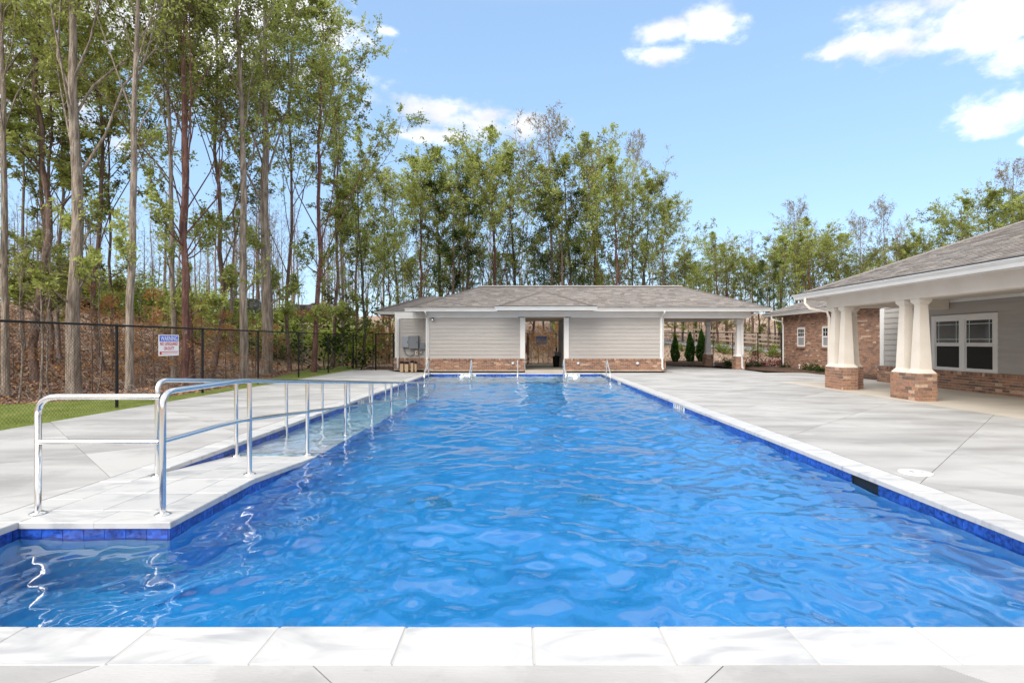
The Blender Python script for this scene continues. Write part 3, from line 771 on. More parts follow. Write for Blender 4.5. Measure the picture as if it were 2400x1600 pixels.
def emit_bricks(groups, limit=300):
    """groups: (parent, pieces); the limit is shared by the whole building"""
    allp = [(p[1] / max((Vector(p[0]) - CAMP).length, .1), gi, i) for gi, (par, P) in enumerate(groups) for i, p in enumerate(P)]
    allp.sort(reverse=True); top = {(gi, i) for _, gi, i in allp[:limit]}
    for gi, (par, P) in enumerate(groups):
        rest = MB()
        for i, (c, s, fn, mi) in enumerate(P):
            if (gi, i) in top:
                mb = MB(); fn(mb, 0); mb.build('brick', BRICKS[mi], par)
            else: fn(rest, mi)
        if rest.f: rest.build('brick', BRICKS, par, kind='stuff')
def emit_shingles(groups, limit=300):
    allp = [(p[1] / max((Vector(p[0]) - CAMP).length, .1), gi, i) for gi, (par, P) in enumerate(groups) for i, p in enumerate(P)]
    allp.sort(reverse=True); top = {(gi, i) for _, gi, i in allp[:limit]}
    for gi, (par, P) in enumerate(groups):
        rest = MB()
        for i, (c, s, fn, mi) in enumerate(P):
            if (gi, i) in top:
                mb = MB(); fn(mb, 0); mb.build('shingle', SHINGLES[mi], par)
            else: fn(rest, mi)
        if rest.f: rest.build('shingle', SHINGLES, par, kind='stuff')
PITCH = .405
def roof_plane(mb, pts, th=.05):
    mb.prism(pts, (0, 0, -th))

# ---------------------------------------------------------------- bathhouse across the far end of the pool
M['hip_dark'] = mat('dark_hip_shingle', (.085, .075, .07), .9, col2=(.13, .115, .105), scale=20)
def drip(parent, p, q, w):
    mb = MB(); a = [(p[0] + w[0] * d, p[1] + w[1] * d, p[2] + z) for d, z in ((.02, .002), (.10, .002), (.09, .03), (.02, .05))]; mb.prism(a, Vector(q) - Vector(p)); mb.build('drip_edge', M['dark'], parent)
def bathhouse():
    B = thing('bathhouse', 'low taupe bathhouse with hip roof and central breezeway across the far end of the pool', 'building', (1.3, 27.0, 0))
    W0, W1, XA, XB = 27.02, 32.6, -4.49, 7.06
    EZ = 2.975                                   # eave height (gutter top)
    core(B, [(XA + .02, .29, W0 + .02, W1, -.05, 2.80), (2.36, XB - .02, W0 + .02, W1, -.05, 2.80), (.27, 2.37, W0 + .04, W1, 2.62, 2.80)], M['siding_core'], 'wall')
    core(B, [(-6.24, XA + .01, 28.22, 32.2, -.05, 2.76)], M['siding_core'], 'wall')
    # siding, front faces
    fr = dict(u=(1, 0), n=(0, -1))
    siding(B, (XA + .16, W0 + .018), width=.09 - XA - .16, z0=.553, z1=2.535, **fr)
    siding(B, (2.46, W0 + .018), width=XB - .18 - 2.46, z0=.553, z1=2.535, **fr)
    siding(B, (-6.05, 28.218), width=1.55, z0=.553, z1=2.535, **fr)
    siding(B, (XB - .018, W0 + .2), u=(0, 1), n=(1, 0), width=W1 - W0 - .2, z0=.553, z1=2.6)
    siding(B, (2.36 + .002, W1 - .1), u=(0, -1), n=(-1, 0), width=W1 - W0 - .4, z0=.02, z1=2.6)
    siding(B, (.29, W0 + .3), u=(0, 1), n=(1, 0), width=W1 - W0 - .4, z0=.02, z1=2.6)
    siding(B, (-6.242, 32.1), u=(0, -1), n=(-1, 0), width=3.7, z0=.553, z1=2.6)
    # white trim
    t = Boxes()
    for a0, a1 in ((XA - .02, XA + .15), (.085, .30), (2.25, 2.455), (XB - .175, XB + .02)): t.box(a0, a1, W0 - .03, W0 + .03, .555, 2.54)
    t.box(.30, .33, W0 - .028, W0 + .25, .0, 2.6); t.box(2.22, 2.249, W0 - .028, W0 + .25, 0, 2.6)
    t.box(XA - .021, XA + .03, W0 + .031, 28.2, .555, 2.54); t.box(XB - .03, XB + .021, W0 + .031, W0 + .2, .555, 2.54)
    t.box(-6.27, -6.05, 28.18, 28.25, .555, 2.54); t.box(-6.275, -6.22, 28.251, 28.5, .555, 2.54)
    t.build('corner_trim', M['white_paint'], B)
    f = Boxes()
    f.box(XA - .03, -.02, W0 - .035, W0 + .03, 2.545, 2.86); f.box(2.56, XB + .03, W0 - .035, W0 + .03, 2.545, 2.86)
    f.box(-6.28, XA - .031, 28.17, 28.24, 2.545, 2.86); f.box(-.019, 2.559, W0 - .06, W0 + .03, 2.60, 2.86)
    f.build('frieze_board', M['white_paint'], B)
    # brick base
    G = []
    def wains(o, u, n, w, seed, ends=0):
        mb = MB(); wbox(mb, o, u, n, 0, w, -.05, .535, -.08, .0); pr = mb.build('brick_base', M['mortar'], B)
        G.append((pr, brick_pieces(o, u, n, w, 0, .553, cap=True, seed=seed, ends=ends)))
    wains((XA - .10, W0 - .075), (1, 0), (0, -1), .39 - XA, 11)
    wains((2.26, W0 - .075), (1, 0), (0, -1), XB + .10 - 2.26, 12)
    wains((-6.33, 28.14), (1, 0), (0, -1), XA + 6.33 - .1, 13)
    wains((XB + .10, W0 - .07), (0, 1), (1, 0), W1 - W0, 14); wains((-6.33, 32.2), (0, -1), (-1, 0), 4.05, 15)
    wains((XA - .10, 28.1), (0, -1), (-1, 0), 28.1 - W0 + .07, 16)
    # open pavilion at the right end: piers, tapered columns and beams
    for i, (x0, y0) in enumerate(((10.83, 27.6), (10.83, 32.1))):
        pr, P = brick_pier(B, x0, x0 + .44, y0, y0 + .5, .64, 30 + 5 * i); G.append((pr, P))
        c = MB(); c.stack(x0 + .22, y0 + .25, [(h, .641 + z) for h, z in COLP[:-1]] + [(.155, 2.52)]); c.build('tapered_column', M['white_paint'], B)
    b = Boxes()
    b.box(XB + .031, 11.3, W0 - .04, W0 + .0, 2.525, 2.87); b.box(XB + .031, 11.3, W0 + .001, W0 + .36, 2.53, 2.80); b.box(10.9, 11.29, W0 + .361, 32.3, 2.53, 2.80); b.box(XB + .031, 11.3, 32.301, 32.65, 2.53, 2.80)
    b.build('pavilion_beam', M['white_paint'], B)
    emit_bricks(G)
    core(B, [(XB, 10.89, W0 + .37, 32.29, 2.62, 2.66), (.31, 2.35, W0 + .05, W1, 2.58, 2.615)], M['cream_trim'], 'ceiling')
    # soffit
    s = Boxes(); s.box(-5.28, 11.95, 26.53, 33.08, 2.865, 2.885); s.box(-7.22, -5.281, 28.5, 33.0, 2.865, 2.884); s.box(-1.0, 3.56, 25.74, 26.529, 2.862, 2.882)
    s.build('soffit', M['white_paint'], B)
    # roof
    e = EZ - .01
    xl, xr, yf, yb = -5.36, 12.04, 26.45, 33.15
    hw = (yb - yf) / 2; rz = e + PITCH * hw; ry = yf + hw
    A, Bq, C, D = (xl, yf, e), (xr, yf, e), (xr, yb, e), (xl, yb, e); r0, r1 = (xl + hw, ry, rz), (xr - hw, ry, rz)
    mb = MB(); roof_plane(mb, [A, Bq, r1, r0]); roof_plane(mb, [C, D, r0, r1]); roof_plane(mb, [Bq, C, r1]); roof_plane(mb, [D, A, r0])
    # left wing
    wx, wf, wb = -7.32, 28.45, 33.15 - .25
    wh = (wb - wf) / 2; wz = e + PITCH * wh; wr = (wx + wh, wf + wh, wz)
    we = (-4.0, wf, e); wre = (-3.2, wf + wh, wz); wbk = (-4.0, wb, e)
    roof_plane(mb, [(wx, wf, e - .03), we, wre, wr]); roof_plane(mb, [(wx, wb, e - .03), (wx, wf, e - .03), wr]); roof_plane(mb, [wbk, (wx, wb, e - .03), wr, wre])
    # little hip over the breezeway
    px0, px1, pf = -1.03, 3.58, 25.66
    ph = (px1 - px0) / 2; pz = e + PITCH * ph; pc = (px0 + px1) / 2
    ap = (pc, pf + ph, pz); back = (pc, ry - .3, pz)
    roof_plane(mb, [(px0, pf, e + .012), (px1, pf, e + .012), ap]); roof_plane(mb, [(px1, pf, e + .012), (px1, pf + 3.4, e + .012), back, ap]); roof_plane(mb, [(px0, pf + 3.4, e + .012), (px0, pf, e + .012), ap, back])
    roof = mb.build('roof', SHINGLES[2], B)
    sl = math.sqrt(1 + PITCH ** 2); k = hw * sl
    P = shingle_pieces((xl, yf, e), (1, 0, 0), (0, 1, PITCH), [(0, 0), (xr - xl, 0), (xr - xl - hw, k), (hw, k)], 1)
    P = [p for p in P if not (abs(p[0][0] - pc) < ph - (p[0][1] - pf) * 1.0 + .05 and p[0][1] < pf + ph) and not (abs(p[0][0] - pc) < (pz - p[0][2]) / PITCH - .05)]
    P += shingle_pieces((xr, yf, e), (0, 1, 0), (-1, 0, PITCH), [(0, 0), (2 * hw, 0), (hw, k)], 2) + shingle_pieces((xl, yb, e), (0, -1, 0), (1, 0, PITCH), [(0, 0), (2 * hw, 0), (hw, k)], 3)
    P += shingle_pieces((wx, wf, e - .025), (1, 0, 0), (0, 1, PITCH), [(0, 0), (3.4, 0), (4.1, wh * sl), (wh, wh * sl)], 4)
    P += shingle_pieces((wx, wb, e - .025), (0, -1, 0), (1, 0, PITCH), [(0, 0), (2 * wh, 0), (wh, wh * sl)], 5)
    P += shingle_pieces((px0, pf, e + .015), (1, 0, 0), (0, 1, PITCH), [(0, 0), (2 * ph, 0), (ph, ph * sl)], 6)
    P += shingle_pieces((px0, pf + 3.2, e + .015), (0, -1, 0), (1, 0, PITCH), [(ph - .2, 0), (3.2, 0), (3.2 - ph, ph * sl), (ph - .2, ph * sl)], 7)
    P += shingle_pieces((px1, pf, e + .015), (0, 1, 0), (-1, 0, PITCH), [(0, 0), (3.0, 0), (3.0, ph * sl), (ph, ph * sl)], 8)
    emit_shingles([(roof, P)])
    rc = MB(); rc.prism([(xl + hw - .1, ry - .12, rz - .025), (xl + hw - .1, ry, rz + .05), (xl + hw - .1, ry + .12, rz - .025)], (xr - xl - 2 * hw + .2, 0, 0)); rc.build('ridge_vent', M['dark'], B)
    rc = MB(); rc.prism([(xl + hw - .1, ry - .12, rz + .0), (xl + hw - .1, ry, rz + .075), (xl + hw - .1, ry + .12, rz + .0)], (xr - xl - 2 * hw + .2, 0, 0)); rc.build('ridge_cap', SHINGLES[3], B)
    def hipcap(p, q):
        p, q = Vector(p), Vector(q); d = (q - p).normalized(); sd = d.cross(Vector((0, 0, 1))).normalized(); m2 = MB()
        m2.prism([p - sd * .12 + Vector((0, 0, -.02)), p + Vector((0, 0, .045)), p + sd * .12 + Vector((0, 0, -.02))], q - p); m2.build('hip_cap', M['hip_dark'], B)
    for p, q in ((A, r0), (Bq, r1), ((wx, wf, e), wr), ((px0, pf, e + .02), ap), ((px1, pf, e + .02), ap)): hipcap(p, q)
    # fascia and gutters
    fa = Boxes(); fa.box(xl + .02, xr - .02, yf + .02, yf + .045, 2.86, e - .06); fa.box(xr - .045, xr - .02, yf + .046, yb, 2.86, e - .06); fa.box(wx + .02, xl, wf + .02, wf + .045, 2.86, e - .08); fa.box(wx + .02, wx + .045, wf + .046, wb, 2.86, e - .08)
    fa.box(px0 + .02, px1 - .02, pf + .02, pf + .045, 2.86, e - .05); fa.box(px0 + .02, px0 + .045, pf + .046, yf, 2.86, e - .05); fa.box(px1 - .045, px1 - .02, pf + .046, yf, 2.86, e - .05)
    fa.build('fascia', M['white_paint'], B)
    for p, q, w in (((xl - .05, yf, EZ), (px0 + .02, yf, EZ), (0, -1)), ((px1 - .02, yf, EZ), (xr + .05, yf, EZ), (0, -1)), ((px0 - .06, pf, EZ + .015), (px1 + .06, pf, EZ + .015), (0, -1)), ((wx - .05, wf, EZ - .04), (xl + .0, wf, EZ - .04), (0, -1)), ((wx, wb, EZ - .03), (wx, wf - .05, EZ - .03), (-1, 0))):
        g = MB(); gutter_run(g, p, q, w); g.build('gutter', M['white_paint'], B); drip(B, p, q, w)
    # downspouts
    for x in (XA + .05, XB - .09):
        downspout(B, [(x, yf - .04, EZ - .14), (x, yf - .03, EZ - .2), (x, W0 - .10, 2.58), (x, W0 - .11, .62), (x, W0 - .18, .52), (x, W0 - .19, .12), (x + .02, W0 - .28, .04)])
    downspout(B, [(11.5, yf - .04, EZ - .14), (11.5, yf, EZ - .2), (11.13, 27.36, 2.55), (11.08, 27.45, 2.2), (11.1, 27.43, .75), (11.1, 27.52, .6), (11.12, 27.53, .1), (11.14, 27.43, .05)])
    downspout(B, [(-6.1, wf - .04, EZ - .18), (-6.1, wf, EZ - .24), (-6.1, 28.10, 2.5), (-6.1, 28.09, .66), (-6.1, 28.02, .52), (-6.1, 28.02, .05)])
    return B
bathhouse()
def wall_things():
    # electrical gear on the bathhouse's left wing
    y = 28.19
    def cab(name, label, x0, x1, z0, z1, d, m, cat='cabinet'):
        t = thing(name, label, cat, ((x0 + x1) / 2, y, z0))
        b = MB(); b.box(x0, x1, y - d, y - .001, z0, z1); b.build('body', m, t)
        b = MB(); b.box(x0 + .02, x1 - .02, y - d - .012, y - d - .001, z0 + .02, z1 - .02); l = b.build('door', m, t)
        b = MB(); b.box(x1 - .06, x1 - .04, y - d - .03, y - d - .013, (z0 + z1) / 2 - .04, (z0 + z1) / 2 + .04); b.build('latch', M['black'], l)
    cab('electrical_cabinet', 'pale grey electrical cabinet on the wall, left of the darker one', -5.88, -5.55, 1.09, 1.65, .16, M['pale_box'])
    cab('electrical_cabinet', 'large dark grey electrical cabinet in the middle of the wing wall', -5.52, -5.05, 1.02, 1.67, .26, M['grey_box'])
    cab('electrical_cabinet', 'small grey control box tucked by the white corner trim', -4.99, -4.66, 1.0, 1.32, .14, M['grey_box'])
    cab('junction_box', 'small beige box hanging below the dark grey cabinet', -5.24, -5.10, .70, .96, .10, M['beige_box'], 'box')
    c = MB(); c.tube([(-5.78, y - .07, 1.09)] + [(-5.5 - .28 * math.cos(q), y - .07, .95 - .28 * math.sin(q)) for q in np.linspace(.1, 3.04, 9)] + [(-5.22, y - .09, 1.02)], .022, 7)
    tag(c.build('conduit', M['grey_box']), 'grey flexible conduit looping between the pale and the dark cabinet', 'conduit')
    c = MB(); c.tube([(-5.08, y - .09, 1.02)] + [(-4.97 - .11 * math.cos(q), y - .08, .86 - .11 * math.sin(q)) for q in np.linspace(.1, 3.04, 9)] + [(-4.86, y - .07, 1.0)], .02, 7)
    tag(c.build('conduit', M['grey_box']), 'short grey conduit looping under the small control box', 'conduit')
    c = MB(); c.tube([(-5.1, y - .05, .72), (-5.03, y - .05, .60), (-5.02, y - .07, .35), (-5.1, y - .12, .18)], .012, 6)
    tag(c.build('cable', M['grey_box']), 'thin grey cable dropping from the beige box to the brick base', 'cable')
    for x, h, wd, lab in ((-5.80, .40, .075, 'tan post with black cap, first beside the white downspout'), (-5.56, .38, .08, 'tan post with black cap, second from the white downspout'), (-5.29, .43, .06, 'tallest tan post with a black cap under the electrical cabinets'), (-5.11, .39, .045, 'narrowest tan post with black cap, farthest from the white downspout')):
        t = thing('bollard', lab, 'bollard', (x, 27.62, 0), group='capped posts below the cabinets')
        b = MB(); b.stack(x, 27.62, [(wd, -.12), (wd, h - .1)]); b.build('shaft', M['tan_post'], t)
        b = MB(); b.stack(x, 27.62, [(wd + .018, h - .1), (wd + .02, h - .02), (wd * .7, h + .01)]); b.build('cap', M['black'], t)
    t = thing('floodlight', 'small round floodlight with black rim under the eave', 'light', (-4.16, 26.98, 2.48))
    b = MB(); b.box(-4.20, -4.12, 26.955, 26.984, 2.43, 2.54); b.build('bracket', M['black'], t)
    b = MB(); b.tube([(-4.16, 26.97, 2.48), (-4.16, 26.90, 2.465), (-4.16, 26.82, 2.44)], [.03, .055, .065], 14); b.build('housing', M['black'], t)
    b = MB(); b.tube([(-4.16, 26.822, 2.4405), (-4.16, 26.81, 2.4375)], [.045, .045], 14); b.build('lens', M['sign_white'], t)
    for i, (px, lab) in enumerate(((1202, 'round grey wall fitting low in the brick left of the breezeway'), (1355, 'round grey wall fitting low in the brick just right of the breezeway'), (1494, 'round grey wall fitting low in the brick near the pavilion'))):
        x = (px - CX) / F * 26.93; t = thing('wall_fitting', lab, 'wall light', (x, 26.94, .33), group='wall fittings in the bathhouse brick')
        b = MB(); b.tube([(x, 26.945, .33), (x, 26.90, .33)], [.085, .085], 16); b.build('flange', M['pale_box'], t)
        b = MB(); b.tube([(x, 26.90, .33), (x, 26.84, .325), (x, 26.82, .32)], [.06, .055, .03], 14); b.build('dome', M['white_tile'], t)
    # in the breezeway
    t = thing('fire_extinguisher', 'red fire extinguisher hung on the breezeway wall', 'extinguisher', (.42, 32.3, .75))
    b = MB(); b.lathe(.42, 32.3, [(.02, .72), (.075, .74), (.08, .8), (.08, 1.12), (.06, 1.2), (.025, 1.24)], 14); b.build('cylinder_tank', M['rust_red'], t)
    b = MB(); b.box(.395, .445, 32.26, 32.34, 1.24, 1.29); b.tube([(.42, 32.26, 1.28), (.40, 32.18, 1.2), (.38, 32.2, .95)], .012, 6); b.build('valve', M['black'], t)
    t = thing('drinking_fountain', 'grey drinking fountain on the right breezeway wall', 'fountain', (2.15, 31.2, .6))
    b = MB(); b.box(1.98, 2.355, 31.0, 31.42, .74, .80); b.box(2.05, 2.356, 31.05, 31.37, .5, .739); b.build('basin', M['grey_box'], t)
    b = MB(); b.tube([(2.1, 31.2, .80), (2.1, 31.2, .86), (2.06, 31.17, .87)], .012, 6); b.build('spout', M['steel'], t)
    t = thing('waste_bin', 'dark waste bin standing inside the breezeway', 'bin', (2.05, 30.2, 0))
    b = MB(); b.lathe(2.05, 30.2, [(.15, .001), (.19, .5), (.2, .52)], 18); b.build('body', M['black'], t)
    b = MB(); b.lathe(2.05, 30.2, [(.2, .521), (.15, .6), (.06, .64)], 18); b.build('lid', M['black'], t)
wall_things()

# ---------------------------------------------------------------- clubhouse on the right
def clubhouse():
    C = thing('clubhouse', 'brick and taupe clubhouse with a deep columned porch beside the pool', 'building', (12.6, 14.0, 0))
    GX, EZ, YE = 8.87, 2.86, 17.65
    WX = 12.6
    win = (14.57, 16.90, .545, 2.155)                     # along Y, z
    # walls
    core(C, [(WX + .02, 20, 2.0, 19.3, -.05, 2.72)], M['siding_core'], 'wall')
    core(C, [(13.9, 20, 19.31, 29.1, -.05, 2.80)], M['mortar'], 'wall')
    hole = (19.3 - win[1], 19.3 - win[0], win[2], win[3])
    siding(C, (WX + .018, 19.3), (0, -1), (-1, 0), 17.2, .553, 2.50, holes=[(0, .2, 0, 3), hole])
    siding(C, (20, 19.302), (-1, 0), (0, 1), 6.1, .553, 2.5)
    t = Boxes(); t.box(WX - .012, WX + .03, 19.12, 19.32, .555, 2.52); t.box(WX - .005, WX + .03, 2.2, 19.11, 2.52, 2.60); t.build('corner_trim', M['white_paint'], C)
    G = []
    def wall_brick(o, u, n, w, z1, seed, cap, holes=(), th=.08):
        mb = MB(); wbox(mb, o, u, n, 0, w, -.05, z1 - (.018 if cap else 0), -max(th, .008), 0); pr = mb.build('brick_base' if cap else 'brick_wall', M['mortar'], C)
        G.append((pr, brick_pieces(o, u, n, w, 0, z1, cap=cap, seed=seed, holes=holes)))
    wall_brick((WX - .07, 19.37), (0, -1), (-1, 0), 17.2, .545, 41, True)
    wins = [(26.88, 27.60), (24.62, 25.34)]
    wh = [(29.1 - b, 29.1 - a, 1.14, 2.06) for a, b in wins]
    wall_brick((13.89, 29.1), (0, -1), (-1, 0), 9.72, 2.80, 42, False, holes=wh, th=.0)
    wall_brick((20.0, 29.11), (-1, 0), (0, 1), 6.1, 2.80, 43, False, th=.0)
    # piers and paired columns
    for i, (x0, y0, w, d, cols) in enumerate(((9.31, 12.9, .425, .97, (.215, .735)), (9.31, 15.9, .425, .93, (.215, .71)), (9.76, 16.38, .42, .44, (.22,)), (9.31, 6.2, .425, .97, (.215, .735)))):
        pr, P = brick_pier(C, x0, x0 + w, y0, y0 + d, .636, 50 + 6 * i); G.append((pr, P))
        for c in cols:
            mb = MB(); mb.stack(x0 + w / 2, y0 + c, [(h, .637 + z) for h, z in COLP]); mb.build('tapered_column', M['cream_trim'], C)
    emit_bricks(G)
    # brick window sills on the wing
    for a, b in wins:
        mb = MB(); mb.box(13.80, 13.905, a - .05, b + .05, 1.06, 1.135); mb.build('brick_sill', BRICKS[0], C)
    # beams, ceiling, soffit
    b = MB(); b.box(9.34, 9.70, 2.0, 16.80, 2.402, 2.76); b.build('porch_beam', M['cream_trim'], C)
    b = MB(); b.box(9.701, WX + .02, 16.42, 16.78, 2.402, 2.66); b.build('porch_beam', M['cream_trim'], C)
    b = MB(); b.box(11.9, WX - .02, 16.2, 16.419, 2.33, 2.6); b.build('beam_bracket', M['cream_trim'], C)
    core(C, [(9.701, WX + .02, 2.0, 16.419, 2.60, 2.64), (9.34, WX + 1.3, 16.781, YE - .06, 2.70, 2.74)], M['cream_trim'], 'ceiling')
    core(C, [(GX + .03, 9.339, 2.0, YE - .05, 2.74, 2.765)], M['cream_trim'], 'soffit')
    core(C, [(13.46, 13.9, 17.7, 29.6, 2.74, 2.765)], M['cream_trim'], 'soffit')
    fa = Boxes(); fa.box(GX + .01, GX + .035, 2.0, YE - .03, 2.69, 2.82); fa.box(GX + .036, 14.5, YE - .055, YE - .03, 2.69, 2.82); fa.box(13.44, 13.465, 17.7, 30.2, 2.69, 2.82); fa.box(13.466, 20, 30.18, 30.205, 2.69, 2.82); fa.build('fascia', M['cream_trim'], C)
    # roofs
    e = EZ - .01; w = 7.0; rz = e + PITCH * w; y_end = 1.5
    mb = MB()
    a, bq, r1, r0 = (GX, y_end, e), (GX, YE, e), (GX + w, YE - w, rz), (GX + w, y_end, rz)
    roof_plane(mb, [a, bq, r1, r0]); roof_plane(mb, [bq, (GX + 2 * w, YE, e), r1]); roof_plane(mb, [(GX + 2 * w, YE, e), (GX + 2 * w, y_end, e), r0, r1])
    x2, w2, y2 = 13.42, 4.2, 30.28; z2 = e + PITCH * w2
    roof_plane(mb, [(x2, 14.0, e), (x2, y2, e), (x2 + w2, y2 - w2, z2), (x2 + w2, 10.0, z2)]); roof_plane(mb, [(x2, y2, e), (x2 + 2 * w2, y2, e), (x2 + w2, y2 - w2, z2)]); roof_plane(mb, [(x2 + 2 * w2, y2, e), (x2 + 2 * w2, 14, e), (x2 + w2, 10, z2), (x2 + w2, y2 - w2, z2)])
    roof = mb.build('roof', SHINGLES[2], C)
    sl = math.sqrt(1 + PITCH ** 2); k = w * sl
    P = shingle_pieces((GX, YE, e), (0, -1, 0), (1, 0, PITCH), [(0, 0), (YE - 4.0, 0), (YE - 4.0, k), (w, k)], 21)
    P += shingle_pieces((GX + 2 * w, YE, e), (-1, 0, 0), (0, -1, PITCH), [(0, 0), (2 * w, 0), (w, k)], 22)
    P += shingle_pieces((x2, y2, e), (0, -1, 0), (1, 0, PITCH), [(0, 0), (13.0, 0), (16.5, w2 * sl), (w2, w2 * sl)], 23)
    emit_shingles([(roof, P)])
    def hipcap(p, q):
        p, q = Vector(p), Vector(q); d = (q - p).normalized(); sd_ = d.cross(Vector((0, 0, 1))).normalized(); m2 = MB()
        m2.prism([p - sd_ * .12 + Vector((0, 0, -.02)), p + Vector((0, 0, .045)), p + sd_ * .12 + Vector((0, 0, -.02))], q - p); m2.build('hip_cap', SHINGLES[0], C)
    hipcap(bq, r1); hipcap((x2, y2, e), (x2 + w2, y2 - w2, z2))
    g = MB(); gutter_run(g, (GX, y_end, EZ), (GX, YE + .08, EZ), (-1, 0)); g.build('gutter', M['white_paint'], C)
    drip(C, (GX, y_end, EZ), (GX, YE - .1, EZ), (-1, 0)); drip(C, (x2, 17.75, EZ), (x2, y2 - .1, EZ), (-1, 0))
    g = MB(); gutter_run(g, (x2, 17.75, EZ), (x2, y2 + .08, EZ), (-1, 0)); g.build('gutter', M['white_paint'], C)
    g = MB(); gutter_run(g, (GX - .03, YE, EZ - .005), (12.8, YE, EZ - .005), (0, 1)); g.build('gutter', M['white_paint'], C)
    downspout(C, [(GX - .05, 17.05, EZ - .14), (GX - .05, 17.05, EZ - .3), (GX + .06, 17.0, EZ - .45), (9.38, 16.86, 2.30), (9.44, 16.85, 2.1), (9.44, 16.86, .9), (9.46, 16.9, .1)], m=M['cream_trim'])
    downspout(C, [(x2 - .04, 29.3, EZ - .14), (x2 - .03, 29.3, EZ - .3), (13.80, 29.02, 2.42), (13.83, 28.98, 2.2), (13.83, 28.98, .08)])
    # double window on the porch wall: casing, sashes, panes, muntins
    O, U, Nn = (WX + .018, 0), (0, 1), (-1, 0)
    y0, y1, z0, z1 = win
    cs = MB(); c = .13
    for q in ((y0, y0 + c, z0, z1), (y1 - c, y1, z0, z1), (y0 + c, y1 - c, z1 - c, z1), (y0 + c, y1 - c, z0, z0 + .05), ((y0 + y1) / 2 - .085, (y0 + y1) / 2 + .085, z0 + .05, z1 - c)):
        wbox(cs, O, U, Nn, *q, -.01, .035)
    W = cs.build('window', M['white_paint'], C)
    mid = (y0 + y1) / 2
    for a, bb in ((y0 + c, mid - .085), (mid + .085, y1 - c)):
        za, zb = z0 + .05, z1 - c; zm = za + (zb - za) * .495
        for lo, hi, d in ((za, zm - .004, .012), (zm + .004, zb, .022)):
            s = MB(); q = .045
            for r in ((a + .003, a + q, lo, hi), (bb - q, bb - .003, lo, hi), (a + q, bb - q, lo, lo + q), (a + q, bb - q, hi - q, hi)): wbox(s, O, U, Nn, *r, -.01, d)
            s.build('sash', M['white_paint'], W)
            p = MB(); wbox(p, O, U, Nn, a + q, bb - q, lo + q, hi - q, -.03, .004 if d < .02 else .01); p.build('pane', M['glass'] if d > .02 else M['screen'], W)
            if d > .02:
                g = MB()
                for v in (a + q + .10, bb - q - .10): wbox(g, O, U, Nn, v - .008, v + .008, lo + q, hi - q, .0105, .018)
                for v in (lo + q + .10, hi - q - .10): wbox(g, O, U, Nn, a + q, bb - q, v - .008, v + .008, .0105, .017)
                g.build('muntin', M['sage'], W)
    # small wing windows
    O = (13.89, 0)
    for a, bb in wins:
        za, zb = 1.14, 2.06; s = MB()
        for r in ((a, a + .07, za, zb), (bb - .07, bb, za, zb), (a + .07, bb - .07, zb - .07, zb), (a + .07, bb - .07, za, za + .07), (a + .07, bb - .07, 1.575, 1.635)): wbox(s, O, U, Nn, *r, -.02, .02)
        W = s.build('window', M['white_paint'], C)
        p = MB(); wbox(p, O, U, Nn, a + .07, bb - .07, za + .07, 1.575, -.01, .004); p.build('pane', M['blind'], W)
        p = MB(); wbox(p, O, U, Nn, a + .07, bb - .07, 1.635, zb - .07, -.01, .004); p.build('pane', M['glass'], W)
        g = MB()
        for v in (a + .26, bb - .26): wbox(g, O, U, Nn, v - .009, v + .009, 1.635, zb - .07, .0045, .012)
        wbox(g, O, U, Nn, a + .07, bb - .07, 1.80, 1.818, .0045, .011); g.build('muntin', M['white_paint'], W)
    return C
M['sage'] = mat('pale_sage_muntin', (.45, .55, .53), .5)
M['blind'] = mat('drawn_blind', (.26, .26, .28), .35)
M['screen'] = mat('insect_screen', (.022, .021, .02), .7, spec=.2)
clubhouse()
t = thing('wall_fitting', 'round grey fitting low on the clubhouse brick behind the porch column', 'wall light', (13.86, 21.3, .33))
b = MB(); b.tube([(13.88, 21.3, .40), (13.82, 21.3, .40)], [.09, .09], 16); b.build('flange', M['grey_box'], t)
b = MB(); b.tube([(13.82, 21.3, .40), (13.76, 21.3, .40), (13.73, 21.3, .39)], [.07, .065, .03], 14); b.build('dome', M['pale_box'], t)
